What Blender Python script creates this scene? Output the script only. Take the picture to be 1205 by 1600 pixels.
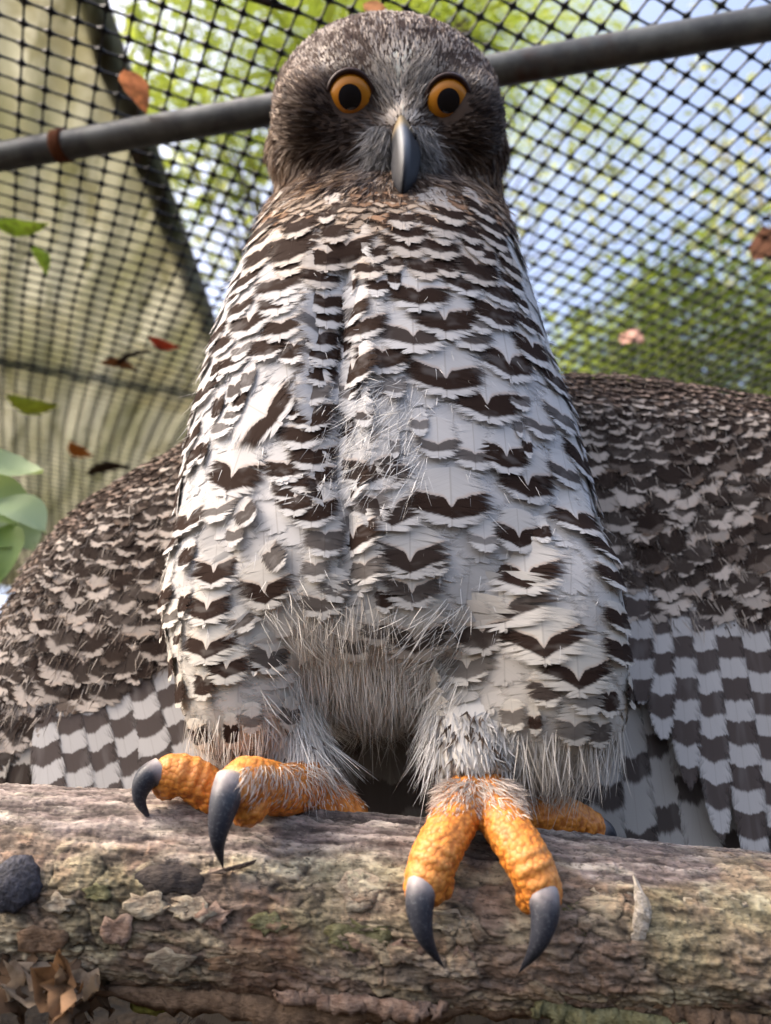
import bpy, bmesh, math, random
import numpy as np
from mathutils import Vector, Matrix
from mathutils.bvhtree import BVHTree

rng = np.random.default_rng(11)
random.seed(5)
R = math.radians
scene = bpy.context.scene
for o in list(bpy.data.objects):
    bpy.data.objects.remove(o)

# ------------------------------------------------------------------ camera, sky, sun, exposure
ZC = 0.95            # camera height above the ground
PITCH = R(22)
FPX = 1208.0         # focal length in photo pixels (1205 x 1600)
cam_d = bpy.data.cameras.new('camera')
cam = bpy.data.objects.new('camera', cam_d)
scene.collection.objects.link(cam)
cam.location = (0, 0, ZC)
cam.rotation_euler = (R(90) + PITCH, 0, 0)
cam_d.sensor_fit = 'VERTICAL'
cam_d.sensor_height = 36
cam_d.lens = 36 * FPX / 1600
cam_d.clip_start = 0.01
cam_d.clip_end = 500
cam_d.dof.use_dof = True
cam_d.dof.focus_distance = 0.325
cam_d.dof.aperture_fstop = 8.0
scene.camera = cam

SUN_EL, SUN_AZ = R(48), R(-96)     # azimuth clockwise from +Y: high on the left, a little towards the camera, hazy
world = bpy.data.worlds.new('World')
scene.world = world
world.use_nodes = True
wn = world.node_tree
wn.nodes.clear()
sky = wn.nodes.new('ShaderNodeTexSky')
sky.sky_type = 'NISHITA'
sky.sun_disc = False
sky.sun_elevation = SUN_EL
sky.sun_rotation = SUN_AZ
sky.air_density = 0.75
sky.dust_density = 7.0
sky.ozone_density = 0.0
bg = wn.nodes.new('ShaderNodeBackground')
bg.inputs['Strength'].default_value = 0.15
wo = wn.nodes.new('ShaderNodeOutputWorld')
wn.links.new(sky.outputs[0], bg.inputs[0])
wn.links.new(bg.outputs[0], wo.inputs[0])

sun_d = bpy.data.lights.new('sun', 'SUN')
sun_d.energy = 0.5
sun_d.angle = R(30)
sun_d.color = (1.0, 0.94, 0.85)
sun = bpy.data.objects.new('sun', sun_d)
scene.collection.objects.link(sun)
sdir = Vector((math.sin(SUN_AZ) * math.cos(SUN_EL), math.cos(SUN_AZ) * math.cos(SUN_EL), math.sin(SUN_EL)))
sun.rotation_euler = sdir.to_track_quat('Z', 'Y').to_euler()
sun.location = (0, 0, 4)

scene.view_settings.view_transform = 'Standard'
scene.view_settings.look = 'None'
scene.view_settings.exposure = 2.1
scene.view_settings.gamma = 1
scene.view_settings.use_curve_mapping = False
scene.cycles.max_bounces = 6
scene.cycles.diffuse_bounces = 3
scene.cycles.glossy_bounces = 2
scene.cycles.transmission_bounces = 3

# ------------------------------------------------------------------ pixels <-> places
SP, CP = math.sin(PITCH), math.cos(PITCH)
CAM = np.array([0, 0, ZC])
def ray(px, py):
    cx = (px - 602.5) / FPX
    cu = (800 - py) / FPX
    return np.array([cx, CP - SP * cu, SP + CP * cu])
def P(px, py, d):
    return CAM + ray(px, py) * d
def PY(px, py, Y):
    r = ray(px, py)
    return CAM + r * (Y / r[1])
def PZ(px, py, z):
    r = ray(px, py)
    return CAM + r * ((z - ZC) / r[2])
def proj(p):
    q = np.asarray(p) - CAM
    d = q[..., 1] * CP + q[..., 2] * SP
    u = -q[..., 1] * SP + q[..., 2] * CP
    return 602.5 + FPX * q[..., 0] / d, 800 - FPX * u / d, d

# ------------------------------------------------------------------ numpy noise
def _hash(ix, iy, iz, seed):
    h = (ix * 374761393 + iy * 668265263 + iz * 2147483647 + seed * 974634777) & 0xffffffff
    h = ((h ^ (h >> 13)) * 1274126177) & 0xffffffff
    h = ((h ^ (h >> 16)) * 2246822519) & 0xffffffff
    return ((h ^ (h >> 15)) & 0xffffff) / float(0xffffff)
def vnoise(p, seed=0):
    p = np.asarray(p, float)
    i = np.floor(p).astype(np.int64)
    f = p - i
    f = f * f * (3 - 2 * f)
    r = 0
    for dx in (0, 1):
        for dy in (0, 1):
            for dz in (0, 1):
                w = (f[..., 0] if dx else 1 - f[..., 0]) * (f[..., 1] if dy else 1 - f[..., 1]) * (f[..., 2] if dz else 1 - f[..., 2])
                r = r + w * _hash(i[..., 0] + dx, i[..., 1] + dy, i[..., 2] + dz, seed)
    return r
def fbm(p, oct=4, seed=0, gain=0.5):
    a, s, t = 1.0, 0.0, 0.0
    p = np.asarray(p, float)
    for k in range(oct):
        s = s + a * vnoise(p * (2 ** k) + 17.3 * k, seed + k)
        t += a
        a *= gain
    return s / t
def voro2(p, seed=0):
    """2-D cells: distance to nearest, second nearest, cell random."""
    p = np.asarray(p, float)
    i = np.floor(p).astype(np.int64)
    d1 = np.full(p.shape[:-1], 9.0); d2 = d1.copy(); c = np.zeros(p.shape[:-1])
    for dx in (-1, 0, 1):
        for dy in (-1, 0, 1):
            gx, gy = i[..., 0] + dx, i[..., 1] + dy
            ox = gx + 0.15 + 0.7 * _hash(gx, gy, gx * 0, seed)
            oy = gy + 0.15 + 0.7 * _hash(gx, gy, gx * 0 + 1, seed)
            d = np.hypot(p[..., 0] - ox, p[..., 1] - oy)
            near = d < d1
            d2 = np.where(near, d1, np.minimum(d2, d))
            c = np.where(near, _hash(gx, gy, gx * 0 + 2, seed), c)
            d1 = np.where(near, d, d1)
    return d1, d2, c
def sstep(a, b, x):
    t = np.clip((x - a) / (b - a), 0, 1)
    return t * t * (3 - 2 * t)
def nrm(v):
    v = np.asarray(v, float)
    return v / max(np.linalg.norm(v), 1e-12)

# ------------------------------------------------------------------ objects
COL = scene.collection
def add_attr(me, name, arr, typ='FLOAT_COLOR'):
    at = me.attributes.new(name, typ, 'POINT')
    key = 'color' if typ == 'FLOAT_COLOR' else ('vector' if typ == 'FLOAT_VECTOR' else 'value')
    at.data.foreach_set(key, np.ascontiguousarray(arr, dtype=np.float32).ravel())
def mesh_obj(name, verts, faces, mat, parent=None, smooth=True, attrs=None):
    me = bpy.data.meshes.new(name)
    verts = np.asarray(verts, float)
    if isinstance(faces, np.ndarray):
        n, k = faces.shape
        me.vertices.add(len(verts)); me.vertices.foreach_set('co', verts.ravel())
        me.loops.add(n * k); me.loops.foreach_set('vertex_index', faces.ravel().astype(np.int32))
        me.polygons.add(n)
        me.polygons.foreach_set('loop_start', np.arange(0, n * k, k, dtype=np.int32))
        me.update(calc_edges=True)
    else:
        me.from_pydata([tuple(v) for v in verts], [], faces)
    if smooth:
        me.polygons.foreach_set('use_smooth', np.ones(len(me.polygons), dtype=bool))
    for nm, (arr, typ) in (attrs or {}).items():
        add_attr(me, nm, arr, typ)
    me.update()
    me.materials.append(mat)
    o = bpy.data.objects.new(name, me)
    COL.objects.link(o)
    if parent:
        put(o, parent)
    return o
def put(o, parent):
    o.parent = parent
    # every mesh below a root sits at the world origin; only roots carry a location
    o.matrix_parent_inverse = Matrix.Translation(-parent.location) if parent.parent is None else Matrix.Identity(4)
def empty(name, loc, label, cat, group=None):
    o = bpy.data.objects.new(name, None)
    o.empty_display_size = 0.05
    COL.objects.link(o)
    o.location = Vector(loc)
    tag(o, label, cat, group)
    return o
def tag(o, label=None, cat=None, group=None, kind=None):
    if label: o['label'] = label
    if cat: o['category'] = cat
    if group: o['group'] = group
    if kind: o['kind'] = kind
    return o

# ------------------------------------------------------------------ shapes
def catmull(pts, n):
    pts = np.asarray(pts, float)
    q = np.vstack([2 * pts[0] - pts[1], pts, 2 * pts[-1] - pts[-2]])
    m = len(pts) - 1
    out = []
    for t in np.linspace(0, m, n):
        i = min(int(t), m - 1); f = t - i
        a, b, c, d = q[i], q[i + 1], q[i + 2], q[i + 3]
        out.append(0.5 * ((2 * b) + (c - a) * f + (2 * a - 5 * b + 4 * c - d) * f * f + (3 * b - a - 3 * c + d) * f ** 3))
    return np.array(out)
def tube(pts, radii, n=24, seg=14, up=(0, 0, 1), flat=1.0, cap=True):
    """A closed tapered tube; returns verts, faces, param (along, around)."""
    c = catmull(pts, n)
    r = np.interp(np.linspace(0, 1, n), np.linspace(0, 1, len(radii)), radii) if len(radii) != n else np.asarray(radii)
    v, par = [], []
    side = None
    for i in range(n):
        t = nrm(c[min(i + 1, n - 1)] - c[max(i - 1, 0)])
        if side is None:
            s = np.cross(t, up)
            if np.linalg.norm(s) < 1e-3: s = np.cross(t, (0, 1, 0.2))
            side = nrm(s)
        else:
            side = nrm(side - t * np.dot(side, t))
        w = np.cross(side, t)
        for k in range(seg):
            a = 2 * math.pi * k / seg
            v.append(c[i] + r[i] * (math.cos(a) * side + math.sin(a) * w * flat))
            par.append((i / (n - 1), k / seg))
    f = []
    for i in range(n - 1):
        for k in range(seg):
            k2 = (k + 1) % seg
            f.append((i * seg + k, i * seg + k2, (i + 1) * seg + k2, (i + 1) * seg + k))
    if cap:
        f.append(tuple(range(seg))[::-1]); f.append(tuple((n - 1) * seg + k for k in range(seg)))
    return np.array(v), f, np.array(par)
def ellipsoid(c, ax, ay, az, nu=28, nv=18):
    v, f = [], []
    c = np.asarray(c)
    for j in range(nv + 1):
        th = math.pi * j / nv
        for i in range(nu):
            ph = 2 * math.pi * i / nu
            v.append(c + ax * math.sin(th) * math.cos(ph) + ay * math.sin(th) * math.sin(ph) + az * math.cos(th))
    for j in range(nv):
        for i in range(nu):
            i2 = (i + 1) % nu
            f.append((j * nu + i, (j + 1) * nu + i, (j + 1) * nu + i2, j * nu + i2))
    return np.array(v), f
def merge(parts):
    V, Fc, o = [], [], 0
    for v, f in parts:
        V.append(np.asarray(v)); Fc += [tuple(i + o for i in q) for q in f]; o += len(v)
    return np.vstack(V), Fc
def remesh(parts, voxel, smooth=6):
    v, f = merge(parts)
    me = bpy.data.meshes.new('tmp'); me.from_pydata([tuple(x) for x in v], [], f)
    bm = bmesh.new(); bm.from_mesh(me); bmesh.ops.recalc_face_normals(bm, faces=bm.faces); bm.to_mesh(me); bm.free()
    o = bpy.data.objects.new('tmp', me); COL.objects.link(o)
    m = o.modifiers.new('r', 'REMESH'); m.mode = 'VOXEL'; m.voxel_size = voxel
    if smooth:
        s = o.modifiers.new('s', 'SMOOTH'); s.iterations = smooth; s.factor = 0.6
    dg = bpy.context.evaluated_depsgraph_get()
    ev = o.evaluated_get(dg).to_mesh()
    V = np.zeros(len(ev.vertices) * 3); ev.vertices.foreach_get('co', V); V = V.reshape(-1, 3)
    Fc = [tuple(p.vertices) for p in ev.polygons]
    bpy.data.objects.remove(o)
    return V, Fc
def bvh_of(V, Fc):
    return BVHTree.FromPolygons([Vector(x) for x in V], Fc)
def hit(bvh, px, py):
    d = nrm(ray(px, py))
    loc, n, i, dist = bvh.ray_cast(Vector(CAM), Vector(d))
    if loc is None: return None, None
    n = np.array(n); loc = np.array(loc)
    if np.dot(n, d) > 0: n = -n
    return loc, n

# ------------------------------------------------------------------ materials
def mat_new(name):
    m = bpy.data.materials.new(name); m.use_nodes = True
    nt = m.node_tree; nt.nodes.clear()
    out = nt.nodes.new('ShaderNodeOutputMaterial')
    return m, nt, out
class N:
    def __init__(s, nt): s.nt = nt
    def n(s, t, **kw):
        x = s.nt.nodes.new(t)
        for k, v in kw.items(): setattr(x, k, v)
        return x
    def put(s, sock, v):
        if hasattr(v, 'is_output') or isinstance(v, bpy.types.NodeSocket): s.nt.links.new(v, sock)
        elif isinstance(v, (tuple, list)) and len(v) == 3 and sock.type == 'RGBA': sock.default_value = (*v, 1)
        else: sock.default_value = v
    def math(s, op, a, b=0.0, c=0.0, clamp=False):
        x = s.n('ShaderNodeMath', operation=op); x.use_clamp = clamp
        for i, v in enumerate((a, b, c)): s.put(x.inputs[i], v)
        return x.outputs[0]
    def mix(s, f, a, b):
        x = s.n('ShaderNodeMix', data_type='RGBA')
        s.put(x.inputs[0], f); s.put(x.inputs[6], a); s.put(x.inputs[7], b)
        return x.outputs[2]
    def noise(s, vec, scale, detail=4, rough=0.5):
        x = s.n('ShaderNodeTexNoise'); s.put(x.inputs['Scale'], scale); s.put(x.inputs['Detail'], detail); s.put(x.inputs['Roughness'], rough)
        if vec is not None: s.put(x.inputs['Vector'], vec)
        return x.outputs['Fac']
    def attr(s, name): return s.n('ShaderNodeAttribute', attribute_name=name)
    def smooth(s, v, a, b):
        x = s.n('ShaderNodeMapRange', interpolation_type='SMOOTHSTEP')
        s.put(x.inputs[0], v); s.put(x.inputs[1], a); s.put(x.inputs[2], b)
        return x.outputs[0]
    def xyz(s, v):
        x = s.n('ShaderNodeSeparateXYZ'); s.put(x.inputs[0], v); return x.outputs
    def vec(s, a, b, c):
        x = s.n('ShaderNodeCombineXYZ')
        for i, v in enumerate((a, b, c)): s.put(x.inputs[i], v)
        return x.outputs[0]
    def scale(s, v, sc):
        x = s.n('ShaderNodeMapping'); s.put(x.inputs[0], v); x.inputs['Scale'].default_value = sc; return x.outputs[0]
    def pos(s): return s.n('ShaderNodeNewGeometry').outputs['Position']
    def bump(s, h, strength, dist):
        x = s.n('ShaderNodeBump'); s.put(x.inputs['Height'], h); x.inputs['Strength'].default_value = strength; x.inputs['Distance'].default_value = dist
        return x.outputs[0]
    def pbsdf(s, col, rough=0.6, spec=0.3, normal=None, **kw):
        x = s.n('ShaderNodeBsdfPrincipled')
        s.put(x.inputs['Base Color'], col); s.put(x.inputs['Roughness'], rough); s.put(x.inputs['Specular IOR Level'], spec)
        if normal is not None: s.put(x.inputs['Normal'], normal)
        for k, v in kw.items(): s.put(x.inputs[k], v)
        return x.outputs[0]
    def trans(s, bsdf, col, f):
        t = s.n('ShaderNodeBsdfTranslucent'); s.put(t.inputs[0], col)
        m = s.n('ShaderNodeMixShader'); s.put(m.inputs[0], f)
        s.nt.links.new(bsdf, m.inputs[1]); s.nt.links.new(t.outputs[0], m.inputs[2])
        return m.outputs[0]

def feather_material(soft=True):
    m, nt, out = mat_new('feather' if soft else 'stiff_feather'); k = N(nt)
    uv = k.xyz(k.attr('fuv').outputs['Vector'])
    u, v = uv[0], uv[1]
    fa = k.attr('fa'); c3 = k.n('ShaderNodeSeparateColor'); nt.links.new(fa.outputs['Color'], c3.inputs[0])
    bpos, bhalf, bstr, seed = c3.outputs[0], c3.outputs[1], c3.outputs[2], fa.outputs['Alpha']
    fp = k.attr('fp'); c4 = k.n('ShaderNodeSeparateColor'); nt.links.new(fp.outputs['Color'], c4.inputs[0])
    period, kk, notch, rim = c4.outputs[0], c4.outputs[1], c4.outputs[2], fp.outputs['Alpha']
    base = k.attr('fb').outputs['Color']
    dark = k.attr('fd').outputs['Color']
    au = k.math('ABSOLUTE', u)
    # ragged bar edges follow the barbs
    ps = k.math('MINIMUM', k.math('DIVIDE', period, 0.6), 1.0)
    barb = k.math('SUBTRACT', v, k.math('MULTIPLY', au, 0.3))
    sgn = k.math('SIGN', u)
    jag = k.noise(k.vec(k.math('MULTIPLY', barb, 60.0), k.math('MULTIPLY', sgn, 7.0), k.math('MULTIPLY', seed, 97.0)), 1.0, 2, 0.6)
    jag = k.math('MULTIPLY', k.math('SUBTRACT', jag, 0.5), k.math('MULTIPLY', ps, 0.085))
    wav = k.noise(k.vec(k.math('MULTIPLY', u, 1.6), k.math('MULTIPLY', v, 1.5), k.math('MULTIPLY', seed, 53.0)), 1.0, 2, 0.5)
    wav = k.math('MULTIPLY', k.math('SUBTRACT', wav, 0.5), k.math('MULTIPLY', ps, 0.14))
    s = k.math('ADD', k.math('ADD', v, k.math('MULTIPLY', k.math('POWER', au, 0.85), kk)), k.math('ADD', jag, wav))
    d = k.math('SUBTRACT', s, bpos)
    dw = k.math('SUBTRACT', k.math('FLOORED_MODULO', k.math('ADD', d, k.math('MULTIPLY', period, 0.5)), period), k.math('MULTIPLY', period, 0.5))
    g = k.math('MULTIPLY', notch, k.math('POWER', 2.718, k.math('MULTIPLY', k.math('MULTIPLY', u, u), -110.0)))
    up_half = k.math('MULTIPLY', bhalf, k.math('SUBTRACT', 1.0, k.math('MULTIPLY', g, 0.9)))
    lower = k.smooth(dw, k.math('SUBTRACT', bhalf, k.math('MULTIPLY', ps, 0.022)), k.math('ADD', bhalf, k.math('MULTIPLY', ps, 0.03)))
    upper = k.smooth(k.math('MULTIPLY', dw, -1.0), k.math('SUBTRACT', up_half, k.math('MULTIPLY', ps, 0.01)), k.math('ADD', up_half, k.math('MULTIPLY', ps, 0.014)))
    bar = k.math('MULTIPLY', k.math('SUBTRACT', 1.0, lower), k.math('SUBTRACT', 1.0, upper))
    # thinner pigment towards one side in places
    thin = k.noise(k.vec(k.math('MULTIPLY', u, 1.3), k.math('MULTIPLY', v, 4.0), k.math('MULTIPLY', seed, 31.0)), 1.0, 2, 0.5)
    thin = k.smooth(thin, 0.28, 0.5)
    st = k.math('MULTIPLY', bstr, k.math('ADD', 0.88, k.math('MULTIPLY', thin, 0.12)))
    bar = k.math('MULTIPLY', bar, st)
    rimz = k.math('MULTIPLY', k.smooth(k.math('MULTIPLY', dw, -1.0), k.math('ADD', up_half, 0.07), k.math('ADD', up_half, 0.0)), k.math('MULTIPLY', k.math('MULTIPLY', rim, upper), bstr))
    streak = k.noise(k.vec(k.math('MULTIPLY', barb, 90.0), k.math('MULTIPLY', sgn, 5.0), k.math('MULTIPLY', seed, 41.0)), 1.0, 2, 0.6)
    bc = k.mix(k.math('MULTIPLY', k.smooth(streak, 0.4, 0.85), 0.3), base, (0.36, 0.33, 0.3))
    bc = k.mix(k.math('MULTIPLY', rimz, 0.5), bc, (0.5, 0.3, 0.17))
    shaft = k.math('MULTIPLY', k.smooth(au, 0.03, 0.012), 0.35)
    bc = k.mix(shaft, bc, (0.3, 0.27, 0.24))
    dk = k.mix(k.math('MULTIPLY', streak, 0.12), dark, (0.12, 0.085, 0.065))
    col = k.mix(bar, bc, dk)
    b = k.pbsdf(col, 0.8, 0.06)
    b = k.trans(b, col, 0.3)
    # loose barb ends thin out
    tp = k.n('ShaderNodeBsdfTransparent'); mx = k.n('ShaderNodeMixShader')
    al = k.smooth(k.math('ADD', uv[2], k.math('MULTIPLY', k.math('SUBTRACT', streak, 0.5), 0.6)), 0.6, 1.02)
    nt.links.new(k.math('MULTIPLY', al, 0.85), mx.inputs[0]); nt.links.new(b, mx.inputs[1]); nt.links.new(tp.outputs[0], mx.inputs[2])
    if soft: b = mx.outputs[0]
    nt.links.new(b, out.inputs[0])
    return m
def strand_material(name, trans=0.25, rough=0.7):
    m, nt, out = mat_new(name); k = N(nt)
    c = k.attr('Col').outputs['Color']
    b = k.trans(k.pbsdf(c, rough, 0.15), c, trans)
    nt.links.new(b, out.inputs[0])
    return m
def simple_mat(name, col, rough=0.6, spec=0.3, nscale=40, var=0.3, bumpd=0.0, stretch=(1, 1, 1), col2=None, **kw):
    m, nt, out = mat_new(name); k = N(nt)
    p = k.scale(k.pos(), stretch)
    f = k.noise(p, nscale, 5, 0.6)
    c2 = col2 or tuple(x * (1 - var) for x in col)
    c = k.mix(k.smooth(f, 0.3, 0.7), c2, col)
    nrmal = k.bump(f, 0.6, bumpd) if bumpd else None
    nt.links.new(k.pbsdf(c, rough, spec, nrmal, **kw), out.inputs[0])
    return m
M_FEATHER = feather_material()
M_STIFF = feather_material(False)
M_STRAND = strand_material('plumage_strand', 0.25)
def body_mat():
    m, nt, out = mat_new('plumage_base'); k = N(nt)
    c = k.attr('Col').outputs['Color']
    nt.links.new(k.pbsdf(c, 0.9, 0.1), out.inputs[0]); return m
M_BODY = body_mat()

# ================================================================== the setting
def ground():
    m, nt, out = mat_new('leaf_litter_soil'); k = N(nt)
    p = k.pos()
    f = k.noise(p, 6, 6, 0.6); g = k.noise(p, 60, 4, 0.6)
    c = k.mix(k.smooth(f, 0.35, 0.65), (0.010, 0.008, 0.006), (0.022, 0.016, 0.011))
    c = k.mix(k.math('MULTIPLY', k.smooth(g, 0.55, 0.7), 0.6), c, (0.035, 0.025, 0.015))
    nt.links.new(k.pbsdf(c, 0.95, 0.1, k.bump(g, 0.8, 0.02)), out.inputs[0])
    n = 90
    xs = np.sign(np.linspace(-1, 1, n)) * np.abs(np.linspace(-1, 1, n)) ** 3 * 200
    X, Y = np.meshgrid(xs, xs, indexing='ij')
    Z = (fbm(np.stack([X * 1.5, Y * 1.5, X * 0], -1), 3, 3) - 0.5) * 0.12 * np.exp(-np.hypot(X, Y) / 30)
    V = np.stack([X, Y, Z], -1).reshape(-1, 3)
    i = np.arange(n * n).reshape(n, n)
    Fc = np.stack([i[:-1, :-1], i[1:, :-1], i[1:, 1:], i[:-1, 1:]], -1).reshape(-1, 4)
    tag(mesh_obj('ground', V, Fc, m), kind='structure')
ground()

def bank():
    """added leaf-littered bank that darkens the gap just beyond and below the log"""
    xs = np.linspace(-1.6, 1.6, 150); ys = np.linspace(0.40, 1.9, 90)
    X, Y = np.meshgrid(xs, ys, indexing='ij')
    e = sstep(0.40, 0.47, Y) * sstep(1.9, 1.3, Y) * sstep(1.6, 1.2, np.abs(X))
    Z = -0.05 + e * (ZC - 0.115 + 0.05 + 0.03 * (fbm(np.stack([X * 9, Y * 9, 0 * X], -1), 4, 9) - 0.5))
    V = np.stack([X, Y, Z], -1).reshape(-1, 3)
    i = np.arange(len(V)).reshape(X.shape)
    Fc = np.stack([i[:-1, :-1], i[1:, :-1], i[1:, 1:], i[:-1, 1:]], -1).reshape(-1, 4)
    o = mesh_obj('added_dark_bank', V, Fc, bpy.data.materials['leaf_litter_soil'])  # added mound, hides the sunlit ground so the gap under the log stays dark
    tag(o, kind='structure')
bank()

# ------------------------------------------------------------------ log perch
LOGY, LOGR = 0.337, 0.0335
_lx = np.array([PY(0, 1228, LOGY)[0], PY(600, 1268, LOGY)[0], PY(1205, 1335, LOGY)[0]])
_lz = np.array([PY(0, 1228, LOGY)[2], PY(600, 1268, LOGY)[2], PY(1205, 1335, LOGY)[2]])
_lq = np.polyfit(_lx, _lz, 2)
def log_top(x):
    xc = np.clip(x, -0.22, 0.22)
    sl = 2 * _lq[0] * xc + _lq[1]
    return np.polyval(_lq, xc) + sl * (x - xc)
def log_rad(x):
    return LOGR * (1.0 + 0.07 * np.clip(-x / 0.17, -1.2, 2))
def log_point(x, th, h=0.0):
    """surface point of the log; th 0 = top, 90 deg = towards the camera."""
    r = log_rad(x)
    return np.stack([x + 0 * th, LOGY - (r + h) * np.sin(th), log_top(x) - r + (r + h) * np.cos(th)], -1)
def log_frame(px, py):
    """log parameters (x, theta) of the surface under a photo pixel"""
    r0 = ray(px, py)
    th = np.linspace(R(-20), R(175), 800)
    x = np.zeros(800)
    for it in range(3):
        p = log_point(x, th) - CAM
        x = r0[0] * (p[:, 1] * CP + p[:, 2] * SP)
    qx, qy, qd = proj(log_point(x, th))
    e = np.abs(qy - py) + 0.002 * qd * 1000
    i = int(np.argmin(e))
    return x[i], th[i]

def log_fields(X, T):
    A = T * LOGR
    one = np.stack([X, A, 0 * X], -1)
    wx = (fbm(one * 55, 3, 61) - 0.5)
    wa = (fbm(one * 55, 3, 71) - 0.5)
    big = fbm(one * np.array([9, 18, 1]), 3, 1) - 0.5
    grain = fbm(np.stack([X * 48 + wa * 1.0, A * 560 + wx * 5, 0 * X], -1), 4, 5, 0.6)
    grain2 = fbm(np.stack([X * 14, A * 190 + wx * 3, 0 * X + 4], -1), 3, 15)
    fine = fbm(one * 620, 4, 25)
    barkmask = sstep(0.40, 0.62, fbm(one * np.array([22, 42, 1]) + 9, 4, 33) + 0.45 * sstep(R(38), R(85), T) - 0.16)
    d1, d2, c = voro2(np.stack([X * 48 + wx * 2.2, A * 150 + wa * 3.0], -1), 3)
    e1, e2, c2 = voro2(np.stack([X * 190 + wx * 4, A * 300 + wa * 4], -1), 8)
    crack = sstep(0.10, 0.01, d2 - d1) * sstep(0.47, 0.62, fbm(one * 60, 3, 88))
    crack2 = sstep(0.14, 0.02, e2 - e1) * sstep(0.45, 0.6, fbm(one * 90, 2, 188))
    split = sstep(0.60, 0.74, grain2)
    h = big * 0.0045 + (grain - 0.5) * 0.0026 * (1 - 0.6 * barkmask) + (fine - 0.5) * 0.0013
    h = h + barkmask * (0.0004 + c * 0.0006 + c2 * 0.0003 - crack * 0.0008 - crack2 * 0.0003 + 0.0022 * (fbm(one * np.array([110, 430, 1]), 5, 77, 0.68) - 0.5))
    h = h - split * 0.0018 * (1 - barkmask * 0.7)
    # colour
    def L(a, b, f): return a + (np.array(b) - a) * f[..., None]
    col = np.zeros(X.shape + (3,)) + np.array([0.165, 0.13, 0.115])
    col = L(col, (0.30, 0.255, 0.22), sstep(0.45, 0.7, grain))
    col = L(col, (0.06, 0.045, 0.04), sstep(0.42, 0.28, grain) * 0.85)
    col = L(col, (0.46, 0.40, 0.32), sstep(0.60, 0.78, fbm(np.stack([X * 60, A * 260, 0 * X], -1), 4, 44)) * 0.8)
    lich = sstep(0.48, 0.66, fbm(one * np.array([38, 52, 1]), 4, 52)) * sstep(R(30), R(62), T) * sstep(R(150), R(110), T)
    bcol = L(np.zeros(X.shape + (3,)) + np.array([0.19, 0.14, 0.105]), (0.30, 0.24, 0.155), sstep(0.35, 0.75, c))
    bcol = L(bcol, (0.24, 0.15, 0.095), sstep(0.5, 0.9, c2) * 0.5)
    bcol = L(bcol, (0.43, 0.385, 0.27), lich * (0.4 + 0.6 * sstep(0.3, 0.6, fine)))
    green = sstep(0.52, 0.7, fbm(one * np.array([30, 36, 1]), 4, 97)) * sstep(R(45), R(75), T)
    bcol = L(bcol, (0.17, 0.16, 0.08), green * 0.5)
    bcol = L(bcol, (0.035, 0.027, 0.02), np.clip(crack * 0.7 + crack2 * 0.2, 0, 1))
    bcol = L(bcol, (0.05, 0.04, 0.032), sstep(0.62, 0.75, fbm(one * 120, 3, 120)) * 0.7)
    col = L(col, bcol.reshape(bcol.shape) if False else bcol[..., :], barkmask) if False else col + (bcol - col) * barkmask[..., None]
    col = L(col, (0.03, 0.024, 0.02), split * 0.7 * (1 - barkmask))
    rough = fbm(one * np.array([110, 430, 1]), 5, 77, 0.68)
    col = col * (0.72 + 0.56 * fine)[..., None] * (0.45 + 1.1 * sstep(0.25, 0.75, rough))[..., None]
    red = sstep(0.5, 0.7, fbm(one * np.array([25, 30, 1]) + 3, 3, 133)) * sstep(R(80), R(110), T)
    col = L(col, (0.17, 0.085, 0.05), red * 0.55)
    return h, np.clip(col, 0.01, 0.9)

def log_material():
    m, nt, out = mat_new('weathered_log'); k = N(nt)
    c = k.attr('Col').outputs['Color']
    p = k.pos()
    f = k.noise(p, 900, 5, 0.7); g = k.noise(k.scale(p, (150, 1100, 1100)), 1.0, 5, 0.7)
    q = k.noise(k.scale(p, (260, 620, 620)), 1.0, 5, 0.75)
    c = k.mix(k.math('MULTIPLY', k.smooth(q, 0.47, 0.36), 0.75), c, (0.028, 0.022, 0.018))
    c = k.mix(k.math('MULTIPLY', k.smooth(q, 0.58, 0.7), 0.5), c, (0.40, 0.35, 0.27))
    c = k.mix(k.math('MULTIPLY', k.smooth(g, 0.46, 0.36), 0.55), c, (0.035, 0.028, 0.024))
    f = k.math('ADD', f, q)
    h = k.math('ADD', f, g)
    nt.links.new(k.pbsdf(c, 0.85, 0.2, k.bump(h, 0.5, 0.0012)), out.inputs[0])
    return m
M_LOG = log_material()
log_root = empty('log_perch', (0, LOGY, ZC - LOGR * 2), 'weathered bark-flaked log under the feet of the owl', 'log')
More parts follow.
